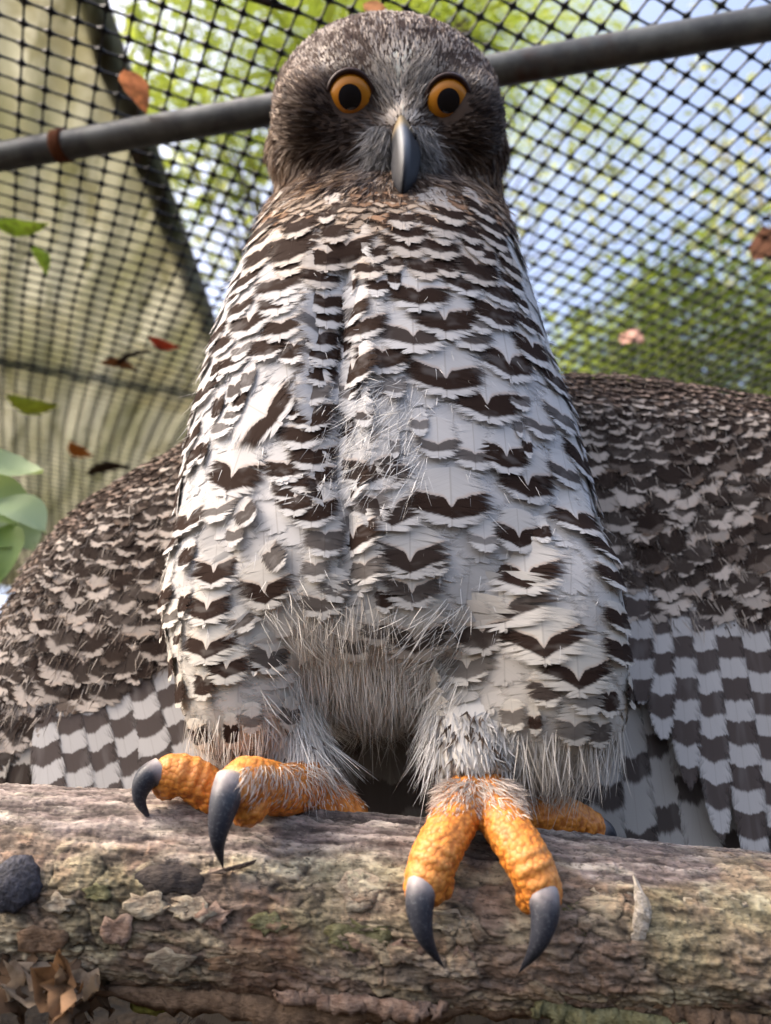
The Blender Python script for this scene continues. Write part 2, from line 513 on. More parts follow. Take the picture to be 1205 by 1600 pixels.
def build_log():
    xs = np.concatenate([np.linspace(-0.9, -0.2, 50)[:-1], np.linspace(-0.2, 0.2, 680), np.linspace(0.2, 0.9, 50)[1:]])
    ts = np.concatenate([np.linspace(-R(40), R(190), 250), np.linspace(R(190), R(320), 30)[1:-1]])
    X, T = np.meshgrid(xs, ts, indexing='ij')
    h, col = log_fields(X, T)
    # wrap the seam
    w = sstep(R(190), R(320), T)
    h0, c0 = log_fields(X, T - 2 * math.pi)
    h = h * (1 - w) + h0 * w; col = col * (1 - w[..., None]) + c0 * w[..., None]
    h = h + 0.006 * (fbm(np.stack([X * 7, T * 1.2, X * 0], -1), 2, 5) - 0.5) * sstep(R(50), R(120), T)
    V = log_point(X, T, h).reshape(-1, 3)
    n, m = X.shape
    i = np.arange(n * m).reshape(n, m)
    j = np.roll(i, -1, axis=1)
    Fc = np.stack([i[:-1], i[1:], j[1:], j[:-1]], -1).reshape(-1, 4)
    # end caps
    ends = np.array([V[i[0]].mean(0), V[i[-1]].mean(0)])
    C = np.concatenate([col.reshape(-1, 3), [[0.2, 0.14, 0.09]] * 2])
    V = np.vstack([V, ends])
    capF = [[len(V) - 2, a, b, b] for a, b in zip(i[0], j[0])]
    quads = np.vstack([Fc])
    o = mesh_obj('trunk', V, quads, M_LOG, log_root, True, {'Col': (np.c_[C, np.ones(len(C))], 'FLOAT_COLOR')})
    return bvh_of(V[:-2], [tuple(f) for f in Fc])
LOG_BVH = build_log()
for sx in (-1, 1):
    # sawn ends, far outside the picture
    x = 0.9 * sx
    th = np.linspace(0, 2 * math.pi, 29)[:-1]
    v = log_point(np.full(28, x), th, 0.001)
    v2 = v + np.array([0.004 * sx, 0, 0])
    V = np.vstack([v, v2]); f = [tuple(range(28)), tuple(range(28, 56))] + [(k, (k + 1) % 28, 28 + (k + 1) % 28, 28 + k) for k in range(28)]
    mesh_obj('cut_end', V, f, simple_mat('sawn_wood', (0.26, 0.18, 0.11), 0.8), log_root, False)

def flake(pxs, lift, mat, name='bark_flake', thick=0.0009, curl=0.003):
    """A bark plate lying on the log: outline in photo pixels, edges lifted."""
    pr = [log_frame(x, y) for x, y in pxs]
    cx = np.mean([p[0] for p in pr]); ct = np.mean([p[1] for p in pr])
    n = len(pr)
    rings = []
    for s, hh in ((1.0, lift + curl), (0.62, lift * 1.2 + curl * 0.25), (0.25, lift * 1.1)):
        ring = []
        for i, (x, t) in enumerate(pr):
            jit = 1 + random.uniform(-0.08, 0.08)
            ring.append(log_point(np.array(cx + (x - cx) * s * jit), np.array(ct + (t - ct) * s * jit), hh * random.uniform(0.5, 1.35)))
        rings.append(np.array(ring))
    top = np.vstack(rings)
    c = log_point(np.array(cx), np.array(ct), lift)
    V = np.vstack([top, [c]])
    f = []
    for r in range(2):
        for i in range(n):
            j = (i + 1) % n
            f.append((r * n + i, r * n + j, (r + 1) * n + j, (r + 1) * n + i))
    for i in range(n):
        f.append((2 * n + i, 2 * n + (i + 1) % n, 3 * n))
    # under side
    k = len(V)
    inward = np.array([0, 1, 0.2]) * thick
    V2 = rings[0] + inward
    V = np.vstack([V, V2])
    for i in range(n):
        j = (i + 1) % n
        f.append((i, k + i, k + j, j))
    f.append(tuple(k + i for i in range(n)))
    return mesh_obj(name, V, f, mat, log_root, True)
def bark_mat(name, a, b, sc=260):
    m, nt, out = mat_new(name); k = N(nt)
    p = k.pos()
    f = k.noise(p, sc, 6, 0.65); g = k.noise(k.scale(p, (1, 3.2, 3.2)), sc * 1.2, 5, 0.65)
    c = k.mix(k.smooth(f, 0.35, 0.65), a, b)
    c = k.mix(k.math('MULTIPLY', k.smooth(g, 0.58, 0.7), 0.75), c, (0.045, 0.034, 0.026))
    nt.links.new(k.pbsdf(c, 0.9, 0.15, k.bump(k.math('ADD', f, g), 0.8, 0.0018)), out.inputs[0])
    return m
MB = [bark_mat('bark_cream', (0.27, 0.21, 0.15), (0.42, 0.36, 0.26)),
      bark_mat('bark_brown', (0.13, 0.085, 0.055), (0.25, 0.165, 0.105)),
      bark_mat('bark_olive', (0.12, 0.11, 0.05), (0.24, 0.225, 0.12)),
      bark_mat('bark_pink', (0.22, 0.14, 0.10), (0.34, 0.24, 0.18))]
def blob(cx, cy, rx, ry, n=11, seed=0):
    q = random.Random(seed)
    return [(cx + rx * (q.uniform(0.5, 1.15)) * math.cos(2 * math.pi * i / n), cy + ry * q.uniform(0.5, 1.15) * math.sin(2 * math.pi * i / n)) for i in range(n)]
for i, (cx, cy, rx, ry, mi) in enumerate([
        (230, 1415, 38, 24, 0), (300, 1420, 44, 26, 0), (92, 1412, 24, 18, 0), (185, 1452, 32, 28, 3), (335, 1432, 28, 26, 3),
        (150, 1395, 26, 16, 2), (265, 1500, 40, 22, 0), (380, 1505, 60, 26, 1), (560, 1395, 50, 38, 0), (725, 1500, 22, 34, 3),
        (560, 1460, 60, 28, 2), (660, 1545, 120, 22, 1), (1010, 1490, 130, 40, 1), (930, 1440, 60, 34, 2), (1150, 1520, 70, 36, 1),
        (480, 1530, 70, 22, 1), (860, 1540, 80, 24, 3), (1090, 1560, 80, 22, 1), (300, 1545, 70, 22, 1), (60, 1470, 48, 26, 1),
        (420, 1440, 32, 20, 2), (960, 1395, 36, 18, 0), (1110, 1415, 70, 16, 0), (700, 1440, 40, 24, 0), (640, 1480, 36, 20, 3),
        (540, 1560, 80, 18, 3), (780, 1575, 70, 16, 2), (200, 1545, 40, 20, 1)]):
    flake(blob(cx, cy, rx, ry, 17, i), 0.0004, MB[mi], curl=0.0007)

def ragged_strip(name, pts, width, mat, seed, drop, n=46):
    """A strip of loose bark hanging along the underside, ragged lower edge."""
    q = np.random.default_rng(seed)
    c = catmull(np.array(pts), n)
    c[:, 2] += 0.0075 * (fbm(np.stack([np.linspace(0, 9, n), np.full(n, seed * 1.7), np.zeros(n)], -1), 3, seed) - 0.5)
    V, f = [], []
    for i in range(n):
        s = i / (n - 1)
        w = width * (0.25 + 0.75 * abs(math.sin(math.pi * min(1, s * 1.02))) ** 0.5) * (0.45 + 0.8 * float(vnoise(np.array([s * 14, seed, 0.5]), seed)) + 0.35 * q.random())
        for j in range(4):
            g = j / 3
            V.append(c[i] + np.array([q.normal() * 0.0006 + 0, 0.0035 * (float(vnoise(np.array([s * 7, seed + 3.0, 0.5]), seed)) - 0.5) - 0.0016 * math.sin(g * 2.6) + g * drop[1] + q.normal() * 0.0006, -w * g + drop[0] * g * g]))
    for i in range(n - 1):
        for j in range(3):
            f.append((i * 4 + j, (i + 1) * 4 + j, (i + 1) * 4 + j + 1, i * 4 + j + 1))
    o = mesh_obj(name, V, f, mat, log_root)
    s = o.modifiers.new('thickness', 'SOLIDIFY'); s.thickness = 0.0011
    return o
ragged_strip('bark_strip', [PY(x, y, 0.318) for x, y in ((170, 1538), (300, 1548), (430, 1550), (560, 1545), (700, 1556), (830, 1560))], 0.010, MB[1], 3, (0.0, 0.004))
ragged_strip('bark_strip', [PY(x, y, 0.313) for x, y in ((430, 1553), (520, 1556), (640, 1562), (700, 1568))], 0.006, MB[3], 5, (0.0, 0.002))
ragged_strip('bark_strip', [PY(x, y, 0.314) for x, y in ((830, 1572), (900, 1570), (1000, 1582), (1100, 1596))], 0.007, MB[2], 8, (0.0, 0.002))
ragged_strip('bark_strip', [PY(x, y, 0.314) for x, y in ((960, 1550), (1060, 1556), (1140, 1572), (1230, 1590))], 0.008, MB[1], 9, (0.0, 0.002))
# moss lump, dark knot, pale splinter, thin crack flake
def lump(name, px, py, r, mat, squash=0.7, seed=1, lift=0.0, parent=log_root):
    x, t = log_frame(px, py)
    c = log_point(np.array(x), np.array(t), lift)
    v, f = ellipsoid((0, 0, 0), np.array([r[0], 0, 0]), np.array([0, r[1], 0]), np.array([0, 0, r[2]]), 26, 16)
    d = 1 + 0.55 * (fbm(v / r[0] * 1.6 + seed * 5, 4, seed) - 0.5) + 0.25 * (fbm(v / r[0] * 6 + seed, 2, seed) - 0.5)
    return mesh_obj(name, v * d[:, None] + c, f, mat, parent)
lump('moss_tuft', 238, 1590, (0.0085, 0.006, 0.0068), simple_mat('moss', (0.26, 0.25, 0.06), 0.95, 0.1, 500, 0.7, 0.002), seed=2)
lump('knot', 22, 1384, (0.0095, 0.005, 0.0088), simple_mat('charred_knot', (0.055, 0.055, 0.07), 0.75, 0.3, 500, 0.75, 0.0025), seed=4)
lump('bark_nodule', 682, 1592, (0.0075, 0.006, 0.007), bark_mat('nodule', (0.26, 0.2, 0.13), (0.36, 0.29, 0.2)), seed=7)
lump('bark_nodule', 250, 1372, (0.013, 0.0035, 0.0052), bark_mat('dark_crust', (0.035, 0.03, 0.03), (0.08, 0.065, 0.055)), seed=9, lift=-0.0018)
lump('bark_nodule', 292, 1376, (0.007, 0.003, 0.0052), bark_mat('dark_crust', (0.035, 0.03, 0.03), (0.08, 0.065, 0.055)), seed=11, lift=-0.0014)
def splinter():
    x, t = log_frame(995, 1470)
    b = log_point(np.array(x), np.array(t), 0.0005)
    top = b + np.array([0.0005, -0.0035, 0.0205])
    mid = (b + top) / 2 + np.array([0.0016, -0.0022, 0])
    v, f, _ = tube([b, mid, top], [0.0032, 0.0029, 0.0005], 14, 8, (0, 1, 0), 0.5)
    v = v + (np.random.default_rng(4).random(v.shape) - 0.5) * 0.0007
    mesh_obj('splinter', v, f, bark_mat('splinter', (0.38, 0.33, 0.26), (0.56, 0.5, 0.42), 500), log_root, False)
splinter()
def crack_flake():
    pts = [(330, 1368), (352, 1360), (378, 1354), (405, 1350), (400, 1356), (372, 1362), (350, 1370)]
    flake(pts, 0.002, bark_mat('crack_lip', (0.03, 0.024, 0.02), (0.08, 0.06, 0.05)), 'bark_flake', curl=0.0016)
crack_flake()
# stumps carrying the log, outside the picture
def stump(x, label):
    top = log_top(np.array(x)) - 2 * log_rad(np.array(x)) + 0.004
    root = empty('stump', (x, LOGY, 0), label, 'stump')
    v, f, par = tube([(x, LOGY, -0.03), (x, LOGY, top * 0.4), (x, LOGY, top)], [0.16, 0.12, 0.11], 30, 28)
    ang = np.arctan2(v[:, 1] - LOGY, v[:, 0] - x)
    rr = 1 + 0.09 * (fbm(np.stack([np.cos(ang) * 3, np.sin(ang) * 3, v[:, 2] * 2], -1), 3, 4) - 0.5)
    v[:, 0] = x + (v[:, 0] - x) * rr; v[:, 1] = LOGY + (v[:, 1] - LOGY) * rr
    mesh_obj('trunk', v, f, MB[1], root)
stump(-0.72, 'brown stump under the thicker end of the log')
stump(0.72, 'brown stump under the thinner end of the log')

# ------------------------------------------------------------------ aviary frame and net
NETZ = ZC + 0.63
def metal_mat():
    m, nt, out = mat_new('galvanised_pipe'); k = N(nt)
    p = k.pos()
    f = k.noise(p, 30, 5, 0.6); g = k.noise(p, 9, 4, 0.6)
    c = k.mix(k.smooth(f, 0.3, 0.7), (0.085, 0.09, 0.095), (0.19, 0.2, 0.195))
    c = k.mix(k.math('MULTIPLY', k.smooth(g, 0.6, 0.72), 0.8), c, (0.1, 0.05, 0.03))
    nt.links.new(k.pbsdf(c, 0.5, 0.4, k.bump(f, 0.4, 0.001), Metallic=0.35), out.inputs[0]); return m
M_PIPE = metal_mat()
pa, pb = P(0, 245, 0.765), P(1205, 36, 0.628)
pdir = nrm(pb - pa)
fr = empty('aviary_frame', (0, 1.0, 0), 'grey galvanised pipe frame carrying the black net roof', 'pipe frame')
pl, pr_ = pa - pdir * 1.4, pb + pdir * 1.4
v, f, _ = tube([pl, pa, pb, pr_], [0.0135] * 4, 60, 20)
v += (fbm(v * 60, 2, 3) - 0.5)[:, None] * 0.0006
mesh_obj('roof_pipe', v, f, M_PIPE, fr)
cq = P(97, 228, 0.752)
v, f, _ = tube([cq - pdir * 0.006, cq + pdir * 0.006], [0.0152, 0.0152], 4, 20)
mesh_obj('pipe_clamp', v, f, simple_mat('rust', (0.16, 0.06, 0.03), 0.9, 0.1, 300), fr)
for q in (pl, pr_):
    v, f, _ = tube([(q[0], q[1], -0.05), (q[0], q[1], q[2])], [0.0135, 0.0135], 8, 16, (0, 1, 0))
    mesh_obj('post', v, f, M_PIPE, fr)

def build_net():
    cell = 0.0200
    ang = R(26)
    a = np.array([math.cos(ang), math.sin(ang)]); b = np.array([-math.sin(ang), math.cos(ang)])
    n = 145
    I, J = np.meshgrid(np.arange(-n, n), np.arange(-n, n), indexing='ij')
    pt = I[..., None] * a * cell + J[..., None] * b * cell + np.array([0.0, 1.15])
    X, Y = pt[..., 0], pt[..., 1]
    w = fbm(np.stack([X * 1.6, Y * 1.6, 0 * X], -1), 3, 9) - 0.5
    w2 = fbm(np.stack([X * 1.6, Y * 1.6, 0 * X + 7], -1), 3, 19) - 0.5
    X = X + w * 0.05 + 0.05 * (Y - 0.6) * np.clip(-X, -0.6, 1.0)
    Y = Y + w2 * 0.05
    Z = NETZ + 0.012 * np.sin(X * 4 + 1) * np.cos(Y * 3) - 0.0
    pos = np.stack([X, Y, Z], -1)
    ok = (Y > 0.28) & (Y < 2.25) & (np.abs(X) < 0.35 + 0.62 * Y)
    V, F4 = [], []
    vn = 0
    rng2 = np.random.default_rng(3)
    # knots: four-pointed plates
    ii = np.argwhere(ok)
    C = pos[ok]
    a3 = np.append(a, 0); b3 = np.append(b, 0)
    k1, k2, th = 0.0066, 0.0027, 0.0012
    ringdirs = []
    for q in range(8):
        an = q * math.pi / 4
        rad = k1 if q % 2 == 0 else k2
        ringdirs.append(rad * (math.cos(an) * a3 + math.sin(an) * b3))
    ringdirs = np.array(ringdirs)
    up = np.array([0, 0, th])
    allv = np.concatenate([C[:, None] + ringdirs + up, C[:, None] + ringdirs - up], 1)  # (n,16,3)
    base = (np.arange(len(C)) * 16)[:, None]
    loc = [(0, 1, 2, 3), (0, 3, 4, 7), (4, 5, 6, 7), (8, 11, 10, 9), (8, 15, 12, 11), (12, 15, 14, 13)] + [(q, q + 8, (q + 1) % 8 + 8, (q + 1) % 8) for q in range(8)]
    F4 = [base + np.array(l)[None] for l in loc]
    F4 = np.concatenate(F4, 0)
    V = [allv.reshape(-1, 3)]; vn = len(C) * 16
    for (di, dj, s3) in ((1, 0, b3), (0, 1, a3)):
        o2 = np.zeros_like(ok); 
        A = ok.copy()
        if di: A[-1] = False; B = np.roll(ok, -1, 0)
        else: A[:, -1] = False; B = np.roll(ok, -1, 1)
        sel = A & B
        Pp = pos[sel]; Q = np.roll(pos, (-di, -dj), (0, 1))[sel]
        hw = 0.0009
        offs = np.array([s3 * hw + up * 0.6, -s3 * hw + up * 0.6, -s3 * hw - up * 0.6, s3 * hw - up * 0.6])
        vv = np.concatenate([Pp[:, None] + offs, Q[:, None] + offs], 1)
        bs = vn + (np.arange(len(Pp)) * 8)[:, None]
        for l in ((0, 1, 5, 4), (1, 2, 6, 5), (2, 3, 7, 6), (3, 0, 4, 7)):
            F4 = np.concatenate([F4, bs + np.array(l)[None]], 0)
        V.append(vv.reshape(-1, 3)); vn += len(Pp) * 8
    o = mesh_obj('roof_net', np.vstack(V), F4, simple_mat('black_plastic_net', (0.012, 0.012, 0.014), 0.5, 0.4), None, False)
    tag(o, 'black plastic square mesh net stretched flat over the aviary', 'net')
build_net()

# ------------------------------------------------------------------ corrugated roof sheet beyond the net
def shed_roof():
    m, nt, out = mat_new('fibreglass_sheet'); k = N(nt)
    p = k.pos()
    q = k.n('ShaderNodeMapping'); nt.links.new(p, q.inputs[0]); q.inputs['Rotation'].default_value = (0, 0, R(-29)); pr = q.outputs[0]
    f = k.noise(k.scale(pr, (9, 1.6, 1)), 1.0, 5, 0.6); g = k.noise(k.scale(pr, (22, 4, 1)), 1.0, 5, 0.6)
    h = k.noise(p, 2.2, 4, 0.6)
    c = k.mix(k.smooth(f, 0.35, 0.65), (0.12, 0.12, 0.065), (0.28, 0.275, 0.20))
    c = k.mix(k.math('MULTIPLY', k.smooth(g, 0.54, 0.66), 0.8), c, (0.06, 0.06, 0.02))
    c = k.mix(k.math('MULTIPLY', k.smooth(k.noise(p, 5.5, 6, 0.7), 0.48, 0.66), 0.85), c, (0.14, 0.13, 0.07))
    b = k.trans(k.pbsdf(c, 0.6, 0.3), c, 0.5)
    nt.links.new(b, out.inputs[0])
    zr = ZC + 1.0
    root = empty('shed_roof', (-1.4, 2.0, zr), 'pale mossy corrugated roof sheet above the net on the side of the leafy plant', 'roof')
    xs = np.linspace(-2.6, -0.37, 190); ys = np.linspace(0.42, 3.4, 240)
    X, Y = np.meshgrid(xs, ys, indexing='ij')
    ca, sa = math.cos(R(29)), math.sin(R(29))
    qx = X * ca + Y * sa
    Z = zr + 0.0045 * np.sin(2 * math.pi * qx / 0.078) + 0.03 * (fbm(np.stack([X * 2, Y * 2, 0 * X], -1), 3, 4) - 0.5) + 0.01 * np.sin(Y * 2)
    V = np.stack([X, Y, Z], -1).reshape(-1, 3)
    i = np.arange(V.shape[0]).reshape(X.shape)
    Fc = np.stack([i[:-1, :-1], i[1:, :-1], i[1:, 1:], i[:-1, 1:]], -1).reshape(-1, 4)
    o = mesh_obj('sheet', V, Fc, m, root)
    wood = simple_mat('old_timber', (0.24, 0.2, 0.15), 0.9, 0.1, 12, 0.5, 0.003, (1, 6, 6))
    def beam(name, a, b, w, h):
        a, b = np.array(a), np.array(b); t = nrm(b - a); s = nrm(np.cross(t, (0, 0, 1) if abs(t[2]) < 0.9 else (0, 1, 0))); u = np.cross(s, t)
        v = [e + s * w / 2 * i + u * h / 2 * j for e in (a, b) for i, j in ((-1, -1), (1, -1), (1, 1), (-1, 1))]
        mesh_obj(name, v, [(0, 1, 2, 3)[::-1], (4, 5, 6, 7), (0, 1, 5, 4), (1, 2, 6, 5), (2, 3, 7, 6), (3, 0, 4, 7)], wood, root, False)
    beam('edge_beam', (-0.40, 0.42, zr + 0.035), (-0.40, 3.4, zr + 0.035), 0.04, 0.03)
    for a, b in (((-2.6, 1.02, zr + 0.04), (-0.38, 1.72, zr + 0.04)), ((-2.6, 2.5, zr + 0.04), (-0.38, 3.1, zr + 0.04))):
        beam('purlin', a, b, 0.035, 0.04)
    for x, y in ((-2.5, 0.6), (-2.5, 3.3), (-0.41, 3.3)):
        beam('post', (x, y, -0.05), (x, y, zr - 0.08), 0.07, 0.07)
shed_roof()

# ------------------------------------------------------------------ trees, ferns, leaves
def leaf_mat(name, a, b, tr=0.5):
    m, nt, out = mat_new(name); k = N(nt)
    c = k.attr('Col').outputs['Color']
    oi = k.noise(k.pos(), 9, 3, 0.5)
    col = k.mix(k.smooth(oi, 0.35, 0.65), a, b)
    col = k.mix(0.5, col, c)
    bs = k.trans(k.pbsdf(col, 0.5, 0.35), k.mix(0.35, col, (0.42, 0.5, 0.06)), tr)
    nt.links.new(bs, out.inputs[0]); return m
M_BARKT = simple_mat('tree_bark', (0.16, 0.125, 0.09), 0.9, 0.1, 14, 0.5, 0.01, (3, 3, 0.6))
def leaves_mesh(C, D, size, rg, cols, wid=0.42):
    """folded pointed leaves at C pointing along D"""
    n = len(C)
    D = D / np.linalg.norm(D, axis=1, keepdims=True)
    r = rg.normal(size=(n, 3)); S = np.cross(D, r); S /= np.linalg.norm(S, axis=1, keepdims=True)
    U = np.cross(S, D)
    L = size * rg.uniform(0.6, 1.3, (n, 1))
    W = L * wid
    pts = [C, C + D * L * 0.42 + S * W * 0.5 + U * L * 0.07, C + D * L, C + D * L * 0.42 - S * W * 0.5 + U * L * 0.07, C + D * L * 0.5 - U * L * 0.04]
    V = np.stack(pts, 1).reshape(-1, 3)
    b = (np.arange(n) * 5)[:, None]
    F3 = np.concatenate([b + np.array(t)[None] for t in ((0, 1, 4), (1, 2, 4), (2, 3, 4), (3, 0, 4))], 0)
    col = np.repeat(cols, 5, axis=0)
    return V, F3, np.c_[col, np.ones(len(col))]
def tree(label, base, top, crown_c, crown_r, nclump, nleaf, size, pal, mat, seed, name='tree', group=None, droop=0.3, trunk_r=0.03):
    rg = np.random.default_rng(seed)
    root = empty(name, (base[0], base[1], 0), label, 'tree', group)
    base = np.array([base[0], base[1], -0.1]); top = np.array(top)
    pts = [base, base + (top - base) * 0.35 + rg.normal(size=3) * 0.05, base + (top - base) * 0.7 + rg.normal(size=3) * 0.06, top]
    v, f, _ = tube(pts, [trunk_r, trunk_r * 0.8, trunk_r * 0.6, trunk_r * 0.3], 24, 12, (0, 1, 0))
    parts = [(v, f)]
    cc = np.array(crown_c); cr = np.array(crown_r)
    cl = rg.normal(size=(nclump, 3)); cl /= np.linalg.norm(cl, axis=1, keepdims=True)
    cl = cc + cl * cr * rg.uniform(0.25, 1.0, (nclump, 1)) ** 0.6
    for q in cl[: min(nclump, 16)]:
        s = base + (top - base) * rg.uniform(0.6, 0.98)
        mid = (s + q) / 2 + np.array([0, 0, 0.08])
        v, f, _ = tube([s, mid, q], [trunk_r * 0.3, trunk_r * 0.18, trunk_r * 0.06], 8, 6, (0.3, 1, 0))
        parts.append((v, f))
    V, Fc = merge(parts)
    mesh_obj('trunk', V, Fc, M_BARKT, root)
    C, D = [], []
    for q in cl:
        k = int(nleaf / nclump * rg.uniform(0.5, 1.5))
        off = rg.normal(size=(k, 3)) * cr.mean() * 0.2
        C.append(q + off); D.append(off / (cr.mean() * 0.2) + np.array([0, 0, -droop * 2]) + rg.normal(size=(k, 3)) * 0.6)
    C = np.vstack(C); D = np.vstack(D)
    pal = np.array(pal)
    cols = pal[rg.integers(0, len(pal), len(C))] * rg.uniform(0.75, 1.25, (len(C), 1))
    V, F3, Cc = leaves_mesh(C, D, size, rg, cols)
    o = mesh_obj('crown', V, F3, mat, root, False, {'Col': (Cc, 'FLOAT_COLOR')})
    o['kind'] = 'stuff'
    return root
M_LEAF = leaf_mat('green_leaf', (0.10, 0.15, 0.03), (0.17, 0.22, 0.045), 0.6)
M_LEAFY = leaf_mat('yellow_green_leaf', (0.14, 0.2, 0.03), (0.24, 0.27, 0.05), 0.6)
M_LEAFP = leaf_mat('pale_leaf', (0.2, 0.24, 0.1), (0.34, 0.36, 0.2), 0.6)
GR = [(0.07, 0.12, 0.02), (0.1, 0.16, 0.03), (0.17, 0.2, 0.04)]
YG = [(0.16, 0.22, 0.03), (0.24, 0.28, 0.04), (0.3, 0.3, 0.06)]
PG = [(0.25, 0.28, 0.12), (0.35, 0.36, 0.2), (0.3, 0.26, 0.12)]
c = P(1085, 545, 4.3); tree('dense green tree rising behind the raised wing beyond the net', (c[0], c[1] + 0.4), c + np.array([0, 0.3, 0.1]), c, (0.62, 0.6, 0.5), 46, 3000, 0.085, GR + YG[:1], M_LEAF, 2, droop=0.4)
c = P(1190, 600, 5.2); tree('low yellowish tree crown behind the dense green tree', (c[0], c[1] + 0.4), c, c, (0.9, 0.7, 0.42), 46, 2600, 0.085, YG, M_LEAFY, 8, droop=0.4)
c = P(930, 590, 5.6); tree('small green tree crown showing just over the raised wing', (c[0], c[1] + 0.4), c, c, (0.5, 0.6, 0.22), 20, 900, 0.085, GR, M_LEAF, 12, droop=0.4)
c = P(1190, 330, 4.8); tree('thin tree with sparse bronze yellow leaves against the sky', (c[0] + 0.5, c[1] + 0.4), P(1250, 420, 5.0), c, (0.4, 0.5, 0.75), 26, 420, 0.1, [(0.4, 0.3, 0.13), (0.3, 0.28, 0.08), (0.42, 0.3, 0.2)], M_LEAFP, 21)
c = P(930, 250, 4.6); tree('tall wispy tree with thin pale foliage against the blue sky', (P(690, 900, 5)[0], c[1] + 0.7), P(770, 330, 5.0), c, (1.0, 0.7, 1.0), 70, 800, 0.085, PG, M_LEAFP, 5)
c = P(330, 90, 3.6); tree('bright backlit yellow green tree over the end of the roof sheet', (P(520, 900, 4)[0], c[1] + 0.6), P(450, 300, 4.0), c, (0.75, 0.6, 0.62), 52, 1900, 0.085, YG + GR[2:], M_LEAFY, 6)
c = P(370, 330, 4.2); tree('thin pale tree glowing between roof edge and breast', (P(480, 900, 4.5)[0], c[1] + 0.6), P(430, 380, 4.5), c, (0.45, 0.5, 0.7), 30, 420, 0.08, PG, M_LEAFP, 9)
c = P(640, 30, 3.9); tree('lofty light green tree behind the head', (c[0] + 0.2, c[1] + 0.9), c + np.array([0.1, 0.3, 0.3]), c, (0.8, 0.6, 0.55), 40, 420, 0.085, PG, M_LEAFP, 16)

# tree fern fronds overhead
def frond_mesh(L, rg):
    """rachis plus toothed pinnae, drooping at the tip; along +Y"""
    V, F, C = [], [], []
    n = 30
    ys = np.linspace(0, L, n); zs = -0.35 * (ys / L) ** 2.2 * L * 0.8 + 0.12 * ys
    def add(vs, fs, col):
        o = len(V); V.extend(vs); F.extend([tuple(i + o for i in f) for f in fs]); C.extend([col] * len(vs))
    for i in range(n - 1):
        w = 0.008 * (1 - i / n) + 0.0015
        add([(-w, ys[i], zs[i]), (w, ys[i], zs[i]), (w * 0.95, ys[i + 1], zs[i + 1]), (-w * 0.95, ys[i + 1], zs[i + 1])], [(0, 1, 2, 3)], (0.16, 0.15, 0.05))
    for i in range(2, n):
        s = i / n
        pl = 0.26 * L * (math.sin(math.pi * min(1, s * 0.93 + 0.07)) ** 0.75) + 0.01
        for sd in (-1, 1):
            m = 7
            for j in range(m):
                a = j / m; b = (j + 0.8) / m
                hw = 0.036 * L * (1 - a) ** 0.7 * 0.6 + 0.002
                x0, x1 = sd * pl * a, sd * pl * b
                y = ys[i] + 0.25 * pl * a
                z = zs[i] - 0.18 * pl * a * a
                add([(x0, y - hw * 0.3, z), (sd * pl * (a + 0.4 / m), y - hw, z), (x1, y, z - 0.001), (sd * pl * (a + 0.4 / m), y + hw, z)], [(0, 1, 2, 3)], tuple(np.array((0.17, 0.24, 0.03)) * rg.uniform(0.7, 1.3)))
    return np.array(V), F, np.array(C)
def tree_fern(label, px, py, d, seed, nf=13, L=0.85):
    rg = np.random.default_rng(seed)
    c = P(px, py, d)
    root = empty('tree_fern', (c[0], c[1], 0), label, 'tree fern')
    v, f, _ = tube([(c[0], c[1], -0.1), (c[0] + 0.03, c[1], c[2] * 0.5), tuple(c)], [0.1, 0.075, 0.06], 20, 12, (0, 1, 0))
    mesh_obj('trunk', v, f, M_BARKT, root)
    fv, ff, fc = frond_mesh(L, rg)
    proto = None
    for i in range(nf):
        if proto is None:
            o = mesh_obj('frond', fv, ff, M_LEAFY, None, False, {'Col': (np.c_[fc, np.ones(len(fc))], 'FLOAT_COLOR')}); proto = o
        else:
            o = proto.copy(); COL.objects.link(o)
        o.location = Vector(c) - root.location
        o.rotation_euler = (R(rg.uniform(-8, 28)), 0, 2 * math.pi * i / nf + rg.uniform(-0.15, 0.15))
        o.scale = (1, 1, 1) if i else (1, 1, 1)
        s = rg.uniform(0.85, 1.15); o.scale = (s, s, s)
        o.parent = root
    return root
tree_fern('bright tree fern with arching fronds behind the pipe', 500, 110, 3.0, 3, 13, 0.9)
tree_fern('pale tree fern with arching fronds behind the head', 715, 45, 3.4, 4, 12, 0.95)

def leaf_obj(name, center, direction, normal, L, W, mat, col, parent=None, seed=0, curl=0.15, fold=0.12, crumple=0.012):
    """one pointed leaf with a midrib fold and a curl along its length"""
    rg = np.random.default_rng(seed)
    d = nrm(direction); n = nrm(np.asarray(normal) - d * np.dot(normal, d)); s = np.cross(d, n)
    K = 9; V = []; F = []
    for i in range(K):
        t = i / (K - 1)
        w = W * 0.5 * (math.sin(math.pi * t ** 0.8) ** 0.8 if 0 < t < 1 else 0.02)
        ctr = np.asarray(center) + d * (t - 0.5) * L + n * (curl * L * (t - 0.5) ** 2 * 4 * (-1 if seed % 2 else 1))
        for j in (-1, -0.5, 0, 0.5, 1):
            V.append(ctr + s * w * j * (1 + rg.normal() * crumple * 4) + n * (abs(j) * fold * W + rg.normal() * crumple * W) + d * rg.normal() * crumple * W)
    for i in range(K - 1):
        for j in range(4):
            F.append((i * 5 + j, (i + 1) * 5 + j, (i + 1) * 5 + j + 1, i * 5 + j + 1))
    cc = np.tile(np.append(col, 1), (len(V), 1))
    return mesh_obj(name, V, F, mat, parent, True, {'Col': (cc, 'FLOAT_COLOR')})
